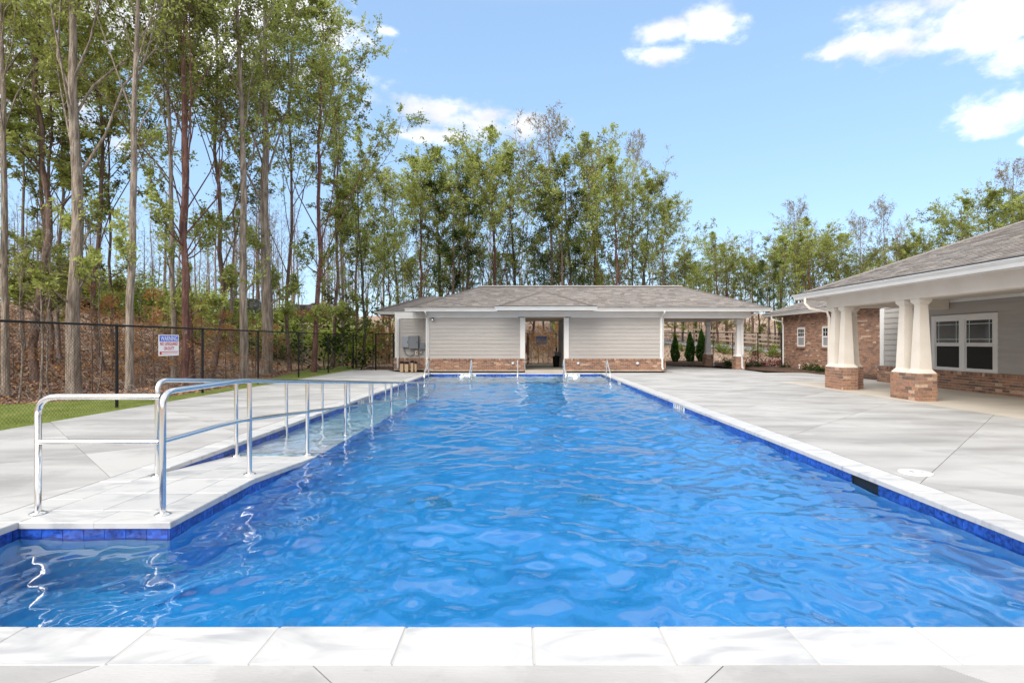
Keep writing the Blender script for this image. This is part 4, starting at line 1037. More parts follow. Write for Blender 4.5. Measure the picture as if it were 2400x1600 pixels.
# ---------------------------------------------------------------- handrails, pool furniture
def flange(mb, x, y, z): mb.lathe(x, y, [(.062, z), (.062, z + .006), (.04, z + .016), (.03, z + .022)], 20)
def rail_z(y, top): return top if y < 5.75 else top - (y - 5.75) / 13.0
def arc(p, c, q, n=7):
    """quarter bend from p to q around the corner c"""
    p, c, q = Vector(p), Vector(c), Vector(q)
    return [tuple(p * (1 - t) ** 2 + c * 2 * t * (1 - t) + q * t * t) for t in np.linspace(0, 1, n)]
def ramp_rails():
    r = .0245
    t = thing('handrail', 'polished steel ramp handrail on the pool side with a midrail and end barrier', 'handrail', (-2.86, 4.46, 0), 'steel ramp handrails')
    X, XO = -2.86, -3.88
    top = [(X, 4.46, .0)] + [(X, 4.46, .82)] + arc((X, 4.46, .86), (X, 4.46, .985), (X, 4.60, .985)) + [(X, 5.6, .985), (X, 5.9, .975)] + [(X, y, rail_z(y, .985)) for y in np.arange(6.6, 18.8, .8)] + arc((X, 18.85, rail_z(18.85, .985)), (X, 19.05, rail_z(19.0, .985)), (X, 19.05, -.3))
    m = MB(); m.tube(top, r, 14); m.build('top_rail', M['steel'], t)
    m = MB(); m.tube([(X, 4.46, .585), (X, 5.3, .585), (X, 5.75, .57)] + [(X, y, rail_z(y, .575)) for y in np.arange(6.4, 18.9, .8)], r * .8, 12); m.build('mid_rail', M['steel'], t)
    for y in (5.9, 7.52, 9.18, 10.85, 12.5, 14.18, 15.85, 17.5):
        m = MB(); m.tube([(X, y, ramp_z(y)), (X, y, rail_z(y, .965))], r, 12); m.build('post', M['steel'], t)
        m = MB(); flange(m, X, y, ramp_z(y)); m.build('base_flange', M['steel'], t)
    m = MB(); flange(m, X, 4.46, 0); m.build('base_flange', M['steel'], t)
    y = 4.48
    m = MB(); m.tube([(XO, y, 0), (XO, y, .80)] + arc((XO, y, .80), (XO, y, .945), (XO + .16, y, .945)) + [(X - .03, y, .945)], r, 14); m.build('barrier_rail', M['steel'], t)
    m = MB(); m.tube([(XO, y, .58), (X - .04, y, .58)], r * .85, 12); m.build('barrier_rail', M['steel'], t)
    m = MB(); flange(m, XO, y, 0.002); m.build('base_flange', M['steel'], t)
    X = -3.755
    t = thing('handrail', 'polished steel ramp handrail along the pool wall with a single top rail', 'handrail', (X, 5.77, 0), 'steel ramp handrails')
    top = [(X, 5.77, .0), (X, 5.77, .82)] + arc((X, 5.77, .86), (X, 5.77, .985), (X, 5.90, .978)) + [(X, y, rail_z(y, .99)) for y in np.arange(6.6, 17.9, .8)] + arc((X, 18.1, rail_z(18.1, 1.03)), (X, 18.45, rail_z(18.4, 1.03)), (X, 18.45, -.25))
    m = MB(); m.tube(top, r, 14); m.build('top_rail', M['steel'], t)
    for y in (7.38, 8.98, 10.62, 12.3, 13.97, 15.66, 17.3):
        m = MB(); m.tube([(X, y, ramp_z(y)), (X, y, rail_z(y, .97))], r, 12); m.build('post', M['steel'], t)
        m = MB(); flange(m, X, y, ramp_z(y)); m.build('base_flange', M['steel'], t)
    m = MB(); flange(m, X, 5.77, ramp_z(5.77)); m.build('base_flange', M['steel'], t)
ramp_rails()
def grab_rails():
    labs = ['steel grab rail in the far corner of the pool below the cabinets', 'steel grab rail second from the ramp side, right of a bubbling jet', 'steel grab rail in the middle of the far pool steps, left of the breezeway', 'steel grab rail between the breezeway and the right-hand bubbling jet', 'steel grab rail beside the right edge of the pool']
    for x, lab in zip((-3.6, -1.87, -.03, 1.8, 3.52), labs):
        t = thing('grab_rail', lab, 'grab rail', (x, 21.3, -.6), 'grab rails on the pool steps')
        m = MB(); m.tube([(x, 21.2, -.9), (x, 21.2, -.02)] + arc((x, 21.2, .0), (x, 21.22, .12), (x, 21.32, .2)) + [(x, 21.95, .56)] + arc((x, 22.02, .60), (x, 22.2, .70), (x, 22.22, .55)) + [(x, 22.22, -.42)], .024, 12); m.build('rail', M['steel'], t)
        m = MB(); flange(m, x, 22.22, -.40); m.build('base_flange', M['steel'], t)
grab_rails()
def bubblers():
    m = bpy.data.materials.new('white_water'); m.use_nodes = True; b = m.node_tree.nodes['Principled BSDF']; b.inputs['Base Color'].default_value = (.85, .88, .92, 1); b.inputs['Roughness'].default_value = .25; b.inputs['Subsurface Weight'].default_value = .2
    for x, lab in ((-2.42, 'white bubbling water jet rising beside the left depth marker'), (2.42, 'white bubbling water jet rising near the right side of the shallow shelf')):
        t = thing('bubbler_fountain', lab, 'water jet', (x, 23.7, WATER), 'bubbling jets on the shallow shelf')
        rg = np.random.default_rng(int(x * 10) + 50); v, f = [], []; n, k = 18, 8
        for i in range(k):
            q = i / (k - 1)
            for j in range(n):
                a = 2 * math.pi * j / n; rr = (.10 * (1 - q) ** 1.3 + .035 + .012 * rg.normal()) * (1 if i < k - 1 else .35)
                v.append((x + rr * math.cos(a), 23.7 + rr * math.sin(a), WATER - .04 + .17 * q + .02 * rg.normal()))
            if i: f += [((i - 1) * n + j, (i - 1) * n + (j + 1) % n, i * n + (j + 1) % n, i * n + j) for j in range(n)]
        f.append(tuple((k - 1) * n + j for j in range(n)))
        mb = MB(); mb.add(v, f, 0, True)
        mb.build('water_jet', m, t)
        mb = MB()
        for _ in range(40):
            a, rr, zz = rg.uniform(0, 6.28), rg.uniform(.06, .3), WATER + rg.uniform(.01, .2); s = rg.uniform(.006, .016)
            c = Vector((x + rr * math.cos(a), 23.7 + rr * math.sin(a), zz)); mb.add([c + Vector(d) * s for d in ((1, 0, 0), (0, 1, 0), (-1, 0, 0), (0, -1, 0), (0, 0, 1), (0, 0, -1))], [(0, 1, 4), (1, 2, 4), (2, 3, 4), (3, 0, 4), (1, 0, 5), (2, 1, 5), (3, 2, 5), (0, 3, 5)], 0, True)
        mb.build('spray', m, t, kind='stuff')
bubblers()
t = thing('skimmer_lid', 'round white skimmer lid set in the concrete deck', 'lid', (4.20, 5.87, 0))
b = MB(); b.lathe(4.20, 5.87, [(.158, .0), (.158, .009), (.15, .013), (.0405, .014)], 40); b.build('disc', M['white_tile'], t)
b = MB(); b.lathe(4.165, 5.87, [(.026, .0145), (.026, .0155)], 14); b.build('finger_hole', M['grey_box'], t)
b = MB(); b.lathe(4.26, 5.855, [(.012, .0145), (.012, .016)], 10); b.build('screw', M['grey_box'], t)

# ---------------------------------------------------------------- chain-link fences and gates
def chain_mesh(mb, p0, p1, z0, z1, pitch=.075, r=.0017):
    """diagonal wires between two posts"""
    p0, p1 = Vector(p0), Vector(p1); L = (p1 - p0).length; d = (p1 - p0) / L; H = z1 - z0
    n = int((L + H) / pitch)
    for k in range(n + 1):
        s = -H + k * pitch
        for sg in (1, -1):
            a0, a1 = max(0, s), min(L, s + H)
            if a1 - a0 < .01: continue
            za, zb = (z0 + (a0 - s), z0 + (a1 - s)) if sg > 0 else (z1 - (a0 - s), z1 - (a1 - s))
            mb.tube([p0 + d * a0 + Vector((0, 0, za)), p0 + d * a1 + Vector((0, 0, zb))], r, 3, caps=False)
def chain_fence(name, label, pts, zt, ends=(True, True), post_r=.03, rail_r=.021, zg=None, group=None):
    t = thing(name, label, 'fence', (pts[0][0], pts[0][1], 0), group)
    zg = zg or (lambda x, y: -.1)
    for i, (x, y) in enumerate(pts):
        b = MB(); r = post_r * (1.35 if i in (0, len(pts) - 1) else 1); h = zt(x, y); b.tube([(x, y, zg(x, y) - .15), (x, y, h - .02)], r, 10); b.lathe(x, y, [(r * 1.1, h - .03), (r * 1.15, h), (r * .5, h + .03)], 10); b.build('post', M['black'], t)
    for (xa, ya), (xb, yb) in zip(pts[:-1], pts[1:]):
        b = MB(); b.tube([(xa, ya, zt(xa, ya)), (xb, yb, zt(xb, yb))], rail_r, 8); b.build('top_rail', M['black'], t)
        za, zb = zg(xa, ya), zg(xb, yb)
        b = MB(); chain_mesh(b, (xa, ya, 0), (xb, yb, 0), max(za, zb) + .06, min(zt(xa, ya), zt(xb, yb)) + .01); b.tube([(xa, ya, za + .08), (xb, yb, zb + .08)], .004, 4)
        b.build('chain_link_mesh', M['black'], t, kind='stuff')
    return t
FX = -8.4
chain_fence('chain_link_fence', 'long black chain link fence along the lawn left of the pool', [(FX, y) for y in (5.3, 8.45, 11.6, 14.75, 17.9, 21.2, 24.5, 28.2)], lambda x, y: 1.725)
chain_fence('chain_link_fence', 'short black chain link panel joining the gate to the bathhouse corner', [(-7.28, 28.3), (-6.37, 28.3)], lambda x, y: 1.78, zg=lambda x, y: .02)
def gate(name, label, x0, x1, y, z0, z1, mid=True):
    t = thing(name, label, 'gate', (x0, y, z0))
    r = .024
    b = MB(); b.tube([(x0, y, z0), (x0, y, z1), (x1, y, z1), (x1, y, z0), (x0, y, z0)], r, 8, smooth=False)
    for z in ([z0 + (z1 - z0) * .48] if mid else []): b.tube([(x0, y, z), (x1, y, z)], r * .8, 8)
    b.build('frame', M['black'], t)
    b = MB(); chain_mesh(b, (x0, y, 0), (x1, y, 0), z0 + .02, z1 - .02); b.build('chain_link_mesh', M['black'], t, kind='stuff')
    b = MB()
    for z in (z0 + .25, z1 - .3): b.box(x0 - .07, x0 - .02, y - .025, y + .025, z - .04, z + .04)
    b.build('hinge', M['black'], t)
    b = MB(); b.box(x1 + .02, x1 + .06, y - .05, y + .05, z0 + .75, z0 + .95); b.build('latch', M['black'], t)
gate('fence_gate', 'black chain link gate at the far left corner of the deck', -8.28, -7.42, 28.3, .10, 1.86)
gate('fence_gate', 'black chain link gate closing the back of the breezeway', .62, 2.25, 33.0, .08, 1.86, mid=False)
chain_fence('chain_link_fence', 'narrow black fence panel beside the breezeway gate', [(.34, 33.0), (.55, 33.0)], lambda x, y: 1.87, zg=lambda x, y: .0, post_r=.02)
chain_fence('chain_link_fence', 'black chain link fence behind the pavilion and the red shrubs', [(13.95, 29.35), (13.9, 32.2), (13.6, 35.2), (12.85, 36.6), (11.75, 37.1), (9.7, 37.2), (7.6, 37.2), (5.5, 37.2)], lambda x, y: 1.80 + .02 * (y - 29), zg=lambda x, y: .03)
def warning_sign(label, origin, right, nrm, w=.76, h=.5):
    """blue-headed pool sign, centre at origin"""
    o, r, n, up = Vector(origin), Vector(right), Vector(nrm), Vector((0, 0, 1))
    t = thing('warning_sign', label, 'sign', tuple(origin), 'pool warning signs')
    def plate(name, m, a0, a1, z0, z1, d0, d1):
        mb = MB(); c = [o + r * a + n * d + up * z for z in (z0, z1) for a, d in ((a0, d0), (a1, d0), (a1, d1), (a0, d1))]; mb.hexa(c); return mb.build(name, m, t)
    plate('panel', M['sign_white'], -w / 2, w / 2, -h / 2, h / 2, 0, .006)
    hd = plate('header', M['sign_blue'], -w / 2 + .025, w / 2 - .025, h * .19, h / 2 - .02, .0061, .0075)
    def ln(txt, size, m, z, width, par): lettering(txt, size, m, par, tuple(o + n * .009 + up * z), tuple(r), (0, 0, 1), tuple(n), width=width)
    ln('WARNING', h * .30, M['sign_white'], h * .325, w * .84, t)
    ln('NO LIFEGUARD', h * .23, M['sign_red'], h * .075, w * .88, t)
    ln('ON DUTY', h * .23, M['sign_red'], -h * .145, w * .52, t)
    plate('footer', M['sign_red'], -w / 2 + .03, w / 2 - .03, -h / 2 + .085, -h / 2 + .102, .0061, .0075); plate('footer', M['sign_red'], -w / 2 + .03, -w / 2 + .10, -h / 2 + .03, -h / 2 + .084, .0061, .0075)
    plate('footer', M['sign_red'], -w / 2 + .11, w / 2 - .05, -h / 2 + .045, -h / 2 + .056, .0061, .0075)
warning_sign('white and blue no lifeguard warning sign on the long fence by the lawn', (FX + .03, 13.28, 1.30), (0, 1, 0), (1, 0, 0))
warning_sign('no lifeguard warning sign with blue header hanging on the breezeway gate', (1.37, 32.96, 1.47), (1, 0, 0), (0, -1, 0), .66, .50)

# wooden rail fence beyond the road verge
def rail_fence():
    xs = np.arange(8.2, 27, 2.25); t = thing('rail_fence', 'weathered three rail wooden fence along the road behind the pavilion', 'fence', (xs[0], 50.6, tz(xs[0], 50.6)))
    y = 50.6
    for x in xs:
        z = tz(x, 50); b = MB(); b.box(x - .07, x + .07, y - .07, y + .07, z - .3, z + 1.28); b.build('post', M['fence_wood'], t)
    for xa, xb in zip(xs[:-1], xs[1:]):
        za, zb = tz(xa, 50), tz(xb, 50)
        for h in (.35, .72, 1.1):
            b = MB(); b.hexa([(xa, y - .12, za + h), (xb, y - .12, zb + h), (xb, y - .075, zb + h), (xa, y - .075, za + h), (xa, y - .12, za + h + .14), (xb, y - .12, zb + h + .14), (xb, y - .075, zb + h + .14), (xa, y - .075, za + h + .14)]); b.build('rail', M['fence_wood'], t)
rail_fence()
for x, y, lab in ((at(1673, 32.0)[0], 32.0, 'small white marker stake at the pavilion pier'), (at(1864, 27.6)[0], 27.2, 'small white marker stake in the mulch below the wing window')):
    t = thing('marker_stake', lab, 'stake', (x, y, .04)); b = MB(); b.box(x - .012, x + .012, y - .012, y + .012, -.06, .2); b.build('stick', M['sign_white'], t)
    b = MB(); b.box(x - .035, x + .035, y - .02, y + .02, .2, .27); b.build('tag', M['sign_white'], t)

# parked cars glimpsed through the woods on the left
def car(label, x, y, col, rz, suv):
    z = tz(x, y); m = mat('car_paint', col, .3)
    t = thing('parked_car', label, 'car', (x, y, z), 'cars parked beyond the woods')
    c, s = math.cos(rz), math.sin(rz)
    def tr(p): return (x + p[0] * c - p[1] * s, y + p[0] * s + p[1] * c, z + p[2])
    h = 1.75 if suv else 1.45
    prof = [(-2.2, .35), (2.2, .35), (2.25, .75), (2.1, .95), (1.15, 1.02), (.55, h), (-1.5 if suv else -1.0, h), (-2.1 if suv else -1.75, 1.05), (-2.2, .95)]
    b = MB(); b.prism([tr((a, -.85, q)) for a, q in prof], Vector(tr((0, .85, 0))) - Vector(tr((0, -.85, 0)))); b.build('body', m, t)
    for sy in (-.86, .8595):
        b = MB(); wn = [(1.0, 1.06), (.5, h - .08), (-1.4 if suv else -.95, h - .08), (-1.9 if suv else -1.55, 1.08)]; b.prism([tr((a, sy, q)) for a, q in wn], Vector(tr((0, .01 if sy > 0 else -.01, 0))) - Vector(tr((0, 0, 0)))); b.build('window', M['glass'], t)
    for a in (-1.4, 1.4):
        for sy in (-.88, .66):
            b = MB(); b.tube([tr((a, sy, .34)), tr((a, sy + .22, .34))], .34, 16, smooth=False); b.build('wheel', M['black'], t)
car('dark parked vehicle beyond the trees left of the grey forked trunk gap', *at(590, 47), (.03, .04, .04), .3, True)
car('red parked car beyond the trees behind the fence', *at(716, 50), (.10, .025, .02), .1, False)
car('white parked car beyond the trees above the evergreen sapling', *at(765, 52), (.35, .36, .38), -.1, False)
# ---------------------------------------------------------------- trees and plants
class Plant:
    def __init__(s, seed): s.rg = np.random.default_rng(seed); s.tr = MB(); s.lc, s.la, s.lb, s.lm = [], [], [], []
    def leaves(s, pts, size, mi, jit):
        """leaf blades round the given points; mi picks the foliage tone"""
        rg = s.rg; n = len(pts)
        if not n: return
        c = np.asarray(pts, float) + rg.normal(size=(n, 3)) * jit
        a = rg.normal(size=(n, 3)); a[:, 2] = a[:, 2] * .6 - .25; a /= np.linalg.norm(a, axis=1)[:, None]
        b = np.cross(a, rg.normal(size=(n, 3))); b /= np.linalg.norm(b, axis=1)[:, None] + 1e-9
        l = size * (.6 + .7 * rg.random(n))[:, None]
        s.lc.append(c); s.la.append(a * l); s.lb.append(b * l * (.42 + .2 * rg.random(n))[:, None]); s.lm.append(np.full(n, mi) if np.isscalar(mi) else mi)
    def crown_mesh(s, name, mats):
        c, a, b, m = np.concatenate(s.lc), np.concatenate(s.la), np.concatenate(s.lb), np.concatenate(s.lm)
        V = np.stack([c - a, c + b - a * .1, c + a, c - b - a * .1], 1).reshape(-1, 3); n = len(c)
        me = bpy.data.meshes.new(name); me.vertices.add(4 * n); me.vertices.foreach_set('co', V.reshape(-1).astype(np.float32))
        me.loops.add(4 * n); me.loops.foreach_set('vertex_index', np.arange(4 * n, dtype=np.int32))
        me.polygons.add(n); me.polygons.foreach_set('loop_start', np.arange(0, 4 * n, 4, dtype=np.int32)); me.polygons.foreach_set('loop_total', np.full(n, 4, dtype=np.int32))
        for x in mats: me.materials.append(x)
        me.polygons.foreach_set('material_index', m.astype(np.int32)); me.update(calc_edges=True); me.validate()
        return me
def grow(seed, H, r0, cb, spread, up, nb, nsub, ntw, lpt, lsize, tones=(.45, .35, .2), lean=0.0, wander=.03, low=0, clump=None, shape=1.0, twig_r=.006, vase=0.0):
    """trunk with limbs, branchlets, twigs and leaves; returns the Plant. cb = where the crown starts, spread = limb length / H"""
    p = Plant(seed); rg = p.rg; n = 14
    hs = np.linspace(0, 1, n); w = np.cumsum(rg.normal(size=(n, 2)) * wander * H / n, axis=0)
    ax = rg.uniform(0, 6.28); T3 = np.stack([w[:, 0] + lean * H * hs ** 1.3, w[:, 1], hs * H], -1); T3[0, :2] = 0; T3[0, 2] = -.25
    rad = r0 * (1 - .86 * hs ** 1.1) ; rad[0] *= 1.45; rad = np.maximum(rad, .012)
    # extra ring to flare the foot
    pts = [T3[0]] + [T3[0] * .6 + T3[1] * .4] + list(T3[1:]); rr = [rad[0], r0 * 1.03] + list(rad[1:])
    p.tr.tube(pts, rr, 12 if r0 > .12 else 8)
    def trunk_at(t):
        return np.array([np.interp(t, hs, T3[:, k]) for k in range(3)]), float(np.interp(t, hs, rad))
    for i in range(nb + low):
        lowb = i >= nb
        t = cb + (1 - cb) * min(.985, (i + rg.random()) / nb) if not lowb else rg.uniform(cb * .35, cb)
        base, br = trunk_at(t)
        s = (t - cb) / (1 - cb) if not lowb else 0
        prof = (.5 + 1.3 * s * (1 - s) + .22 * (1 - s)) if shape > 0 else (1 - s) + .12
        L = spread * H * prof * rg.uniform(.7, 1.25) * (.6 if lowb else 1)
        az = i * 2.4 + rg.uniform(-.6, .6); el = up + rg.uniform(-.25, .25) - (.35 if lowb else 0) + .25 * s
        if vase and not lowb:                       # steep limbs that fan up and share the crown with the leader
            t = cb + (.93 - cb) * ((i + rg.random()) / nb) ** 1.25; base, br = trunk_at(t)
            el = up + rg.uniform(-.22, .2); L = (1.02 - t) * H * rg.uniform(.62, 1.0) * vase + .04 * H
        d = np.array([math.cos(az) * math.cos(el), math.sin(az) * math.cos(el), math.sin(el)])
        m = 6; P = [base]; dd = d.copy()
        for k in range(m - 1):
            dd = dd + rg.normal(size=3) * .16 + np.array([0, 0, .05 if vase else .10 if shape > 0 else -.02]); dd /= np.linalg.norm(dd); P.append(P[-1] + dd * L / (m - 1))
        P = np.array(P); b0 = max(min(br * .42, .045 * L ** .8), .012) * (.8 if vase else 1); R_ = np.linspace(b0, max(.006, b0 * .15), m)
        p.tr.tube(P, list(R_), 5, caps=False)
        tone = rg.choice(3, p=tones); lp = lpt * (.4 if lowb else 1)
        for j in range(nsub):
            q = (j + .35 + .6 * rg.random()) / nsub; q = (.32 + .68 * q if vase else .22 + .78 * q) if q < 1 else 1
            q = min(q, 1.0); k = min(int(q * (m - 1)), m - 2); fr = q * (m - 1) - k; bp = P[k] * (1 - fr) + P[k + 1] * fr
            bd = P[k + 1] - P[k]; bd /= np.linalg.norm(bd)
            sd_ = np.cross(bd, rg.normal(size=3)); sd_ /= np.linalg.norm(sd_) + 1e-9
            d2 = bd * .75 + sd_ * rg.uniform(.5, 1.0) + np.array([0, 0, .15]); d2 /= np.linalg.norm(d2)
            L2 = (min(L, .26 * H) if vase else L) * rg.uniform(.22, .46) * (1.15 - .5 * q); r2 = max(R_[k] * .5, .006)
            Q = [bp]
            for _ in range(3):
                d2 = d2 + rg.normal(size=3) * .18; d2 /= np.linalg.norm(d2); Q.append(Q[-1] + d2 * L2 / 3)
            Q = np.array(Q); p.tr.tube(Q, [r2, r2 * .8, r2 * .55, twig_r * .7], 3, caps=False)
            tn = tone if rg.random() < .6 else rg.choice(3, p=tones)
            for _ in range(ntw):
                u = rg.uniform(.25, 1.0) * 3; k2 = min(int(u), 2); tp = Q[k2] + (Q[k2 + 1] - Q[k2]) * (u - k2)
                d3 = d2 * .6 + rg.normal(size=3) * .55; d3 /= np.linalg.norm(d3); L3 = L2 * rg.uniform(.3, .6)
                te = tp + d3 * L3
                p.tr.tube([tp, te], [twig_r, twig_r * .5], 3, caps=False)
                if lpt:
                    k3 = rg.poisson(lp)
                    if k3: p.leaves(tp + (te - tp) * (rg.random((k3, 1)) * 1.15), lsize, tn, lsize * .9 if clump is None else clump)
    return p
def plant_thing(name, p, bark_m, mats, label='', cat='tree', loc=(0, 0, 0), trunk='trunk', crown='crown'):
    """an Empty that parents trunk and crown"""
    t = bpy.data.objects.new(name, None); sc.collection.objects.link(t); t.empty_display_size = .2
    tag(t, label, cat)
    o = p.tr.build(trunk, bark_m, None); o.parent = t
    if p.lc:
        me = p.crown_mesh(crown, mats); c = bpy.data.objects.new(crown, me); sc.collection.objects.link(c); c.parent = t
    t.location = loc
    return t
USED = set()
def place(proto, px, Y, label, H=None, ptop=None, rz=None, group=None, x=None, name=None, dz=0.0, wide=1.0):
    """first use moves the prototype itself, later uses copy it with its parts"""
    if x is None: x = (px - CX) / F * Y
    z = tz(x, Y) + dz; h0 = proto['height']
    if ptop is not None: H = CAMH + (CY - ptop) / F * Y - z
    s = (H or h0) / h0; rz = RNG.uniform(0, 6.28) if rz is None else rz
    if proto.name not in USED:
        USED.add(proto.name); o = proto; o.location = (x, Y, z); o.rotation_euler = (0, 0, rz); o.scale = (s * wide, s * wide, s); o['label'] = label
        if group: o['group'] = group
        return o
    return copy_tree(proto, (x, Y, z), rz, s * wide, label, group, sz=s)
def proto(name, p, bark_m, mats, H, cat='tree'):
    t = plant_thing(name, p, bark_m, mats, cat=cat); t['height'] = float(H); return t
bp_, bb, brd, bd_, bf = M['bark_pale'], M['bark_brown'], M['bark_red'], M['bark_dark'], M['bark_far']
SP, DK, BE, OL = LEAF['spring'], LEAF['dark'], LEAF['beech'], LEAF['olive']
# tall trees of the left edge of the woods
EDGE = [proto('leafy_tree', grow(101, 17, .235, .36, .20, 1.05, 13, 12, 6, 15, .064, low=4, vase=.85, wander=.04), bp_, SP, 17),
        proto('leafy_tree', grow(102, 17, .12, .28, .20, 1.15, 13, 12, 6, 15, .062, low=5, vase=.95, wander=.05), brd, SP, 17),
        proto('leafy_tree', grow(103, 16, .105, .25, .22, 1.1, 13, 12, 6, 15, .062, (.5, .35, .15), low=4, wander=.07, vase=.95, lean=.03), bb, SP, 16),
        proto('leafy_tree', grow(104, 17, .15, .42, .20, 1.05, 12, 11, 6, 13, .064, (.45, .4, .15), low=3, vase=.85, wander=.04), bp_, SP, 17)]
FORK = proto('forked_tree', grow(111, 17, .15, .42, .24, 1.05, 14, 8, 6, 8, .064, low=3), bp_, SP, 17)
SLIM = [proto('slim_tree', grow(121, 15, .085, .35, .16, .8, 16, 7, 5, 12, .064, low=7, wander=.06), bb, SP, 15),
        proto('slim_tree', grow(122, 15, .07, .40, .14, .9, 14, 7, 5, 10, .064, low=6, wander=.07, lean=.06), bf, SP, 15)]
MIDT = [proto('leafy_tree', grow(131, 17, .16, .22, .26, 1.08, 15, 12, 6, 11.5, .086, (.5, .35, .15), low=3, vase=1.0, wander=.05), brd, SP, 17),
        proto('leafy_tree', grow(132, 16, .15, .18, .26, 1.0, 16, 12, 6, 11.5, .086, (.45, .35, .2), low=3, vase=.95, wander=.06, lean=-.03), bd_, SP, 16),
        proto('leafy_tree', grow(133, 17, .14, .26, .26, 1.12, 14, 12, 6, 11.5, .086, (.55, .3, .15), low=3, vase=1.0, wander=.05, lean=.04), bb, SP, 17)]
PINE = proto('pine_tree', grow(141, 16, .17, .42, .22, .25, 16, 7, 6, 14, .085, (.4, .35, .25), low=1, shape=1, clump=.16), bb, DK, 16)
BUD = proto('budding_tree', grow(151, 16, .13, .30, .20, 1.1, 14, 10, 8, 2.2, .07, twig_r=.011, vase=1.0, wander=.05), bf, OL, 16)
BARE = [proto('bare_tree', grow(160 + i, 15, r, .30, .17, .9, 15, 6, 5, 0, .1, twig_r=.011, wander=.05), b, SP, 15) for i, (r, b) in enumerate(((.13, bf), (.10, bf), (.16, bb), (.09, bp_)))]
BEECH = [proto('beech_sapling', grow(171, 3.6, .03, .12, .36, .18, 11, 5, 4, 4.5, .042, (.45, .3, .25), clump=.08, shape=-1, twig_r=.003), bb, BE, 3.6),
         proto('beech_sapling', grow(172, 3.0, .025, .10, .40, .15, 10, 5, 4, 4, .042, (.4, .3, .3), clump=.09, shape=-1, twig_r=.003), bb, BE, 3.0)]
def bush(seed, H, spread, cnt, lsize, tones=(.4, .35, .25), stems=7, base=.15):
    p = Plant(seed); rg = p.rg
    for i in range(stems):
        az = i * 2.4 + rg.random(); el = rg.uniform(.7, 1.4); L = H * rg.uniform(.6, 1.05)
        d = np.array([math.cos(az) * math.cos(el) * spread * 1.6, math.sin(az) * math.cos(el) * spread * 1.6, math.sin(el)])
        P = [np.array([.04 * math.cos(az), .04 * math.sin(az), -.05])]
        for _ in range(4):
            d = d + rg.normal(size=3) * .15; P.append(P[-1] + d * L / 4)
        P = np.array(P); p.tr.tube(P, list(np.linspace(.012 * H, .004, 5)), 4, caps=False)
        tone = rg.choice(3, p=tones)
        k = cnt // stems; u = base + (1 - base) * rg.random(k) ** .8; idx = np.minimum((u * 4).astype(int), 3); fr = u * 4 - idx
        pts = P[idx] * (1 - fr)[:, None] + P[idx + 1] * fr[:, None]
        p.leaves(pts + rg.normal(size=(k, 3)) * H * .11 * np.array([1, 1, .8]), lsize, np.where(rg.random(k) < .65, tone, rg.choice(3, k, p=tones)), .02)
    return p
SHRUB = [proto('understory_shrub', bush(181, 2.2, .8, 1500, .075), bb, SP, 2.2, 'shrub'), proto('understory_shrub', bush(182, 2.0, 1.0, 1300, .07, (.6, .3, .1)), bb, LEAF['lime'], 2.0, 'shrub')]
def column_cedar(seed, H, rmax):
    p = Plant(seed); rg = p.rg
    p.tr.tube([(0, 0, -.1), (0, 0, H * .5), (0, 0, H * .95)], [.035, .025, .006], 6)
    n = 5200; z = rg.random(n) ** .85; ang = rg.random(n) * 6.283
    lump = 1 + .16 * np.sin(ang * 3 + z * 9) + .10 * np.sin(ang * 7 - z * 23)
    rr = rmax * np.minimum(1, .55 + 2.2 * z) * (1 - z ** 1.8) ** .8 * lump * (.72 + .32 * rg.random(n))
    c = np.stack([np.cos(ang) * rr, np.sin(ang) * rr, .06 + z * H * .98], -1)
    a = np.stack([np.cos(ang) * .45, np.sin(ang) * .45, np.full(n, 1.0)], -1) + rg.normal(size=(n, 3)) * .3; a /= np.linalg.norm(a, axis=1)[:, None]
    b = np.cross(a, rg.normal(size=(n, 3))); b /= np.linalg.norm(b, axis=1)[:, None]
    l = (.035 + .03 * rg.random(n))[:, None]
    p.lc, p.la, p.lb, p.lm = [c], [a * l], [b * l * .4], [rg.choice(3, n, p=[.45, .35, .2])]
    return p
CEDAR = proto('columnar_cedar', column_cedar(191, 1.85, .30), bd_, LEAF['cedar'], 1.85)

# --- left edge of the woods, each trunk where the photograph has it
L = 'left'
place(EDGE[0], 174, 16.5, 'thick pale straight trunk between the frame edge and first fence post', H=17.5, rz=.3, wide=.8)
place(EDGE[3], 305, 16.0, 'pinkish straight trunk just right of the first tall fence post', H=17, rz=1.2, wide=.75)
place(EDGE[3], 14, 17.0, 'pale trunk at the left border of the picture', H=17, rz=2.9, wide=.72)
place(SLIM[0], 84, 19.5, 'slim pinkish trunk, second from the left border', H=16.5, rz=.2, wide=1.5)
place(SLIM[1], 58, 22, 'thin pole trunk between the two leftmost trees', H=15, rz=2)
place(SLIM[0], 117, 22, 'thin straight stem just left of the thickest pale trunk', H=15, rz=3.1)
place(SLIM[1], 141, 23, 'thin leaning stem close behind the thickest pale trunk', H=15, rz=.1, wide=1.2)
place(EDGE[2], 243, 23, 'brown trunk standing midway between the two big pale trunks', H=17, rz=4)
place(SLIM[0], 268, 25, 'thin dark stem left of the pinkish straight trunk', H=14, rz=5)
place(EDGE[1], 428, 18.5, 'reddish brown trunk directly right of the warning sign', H=17.5, rz=.4)
place(EDGE[3], 408, 19.5, 'grey trunk seen behind the right edge of the warning sign', H=16.5, rz=3.5, wide=.72)
place(EDGE[1], 452, 20.5, 'second reddish trunk, right of the one beside the sign', H=17, rz=2.2, wide=.9)
place(EDGE[2], 492, 23.5, 'brown leafy tree behind the second fence post in view', H=18, rz=1.5)
place(SLIM[1], 548, 27, 'thin dark curving trunk left of the grey forked tree', H=15, rz=1, wide=1.1)
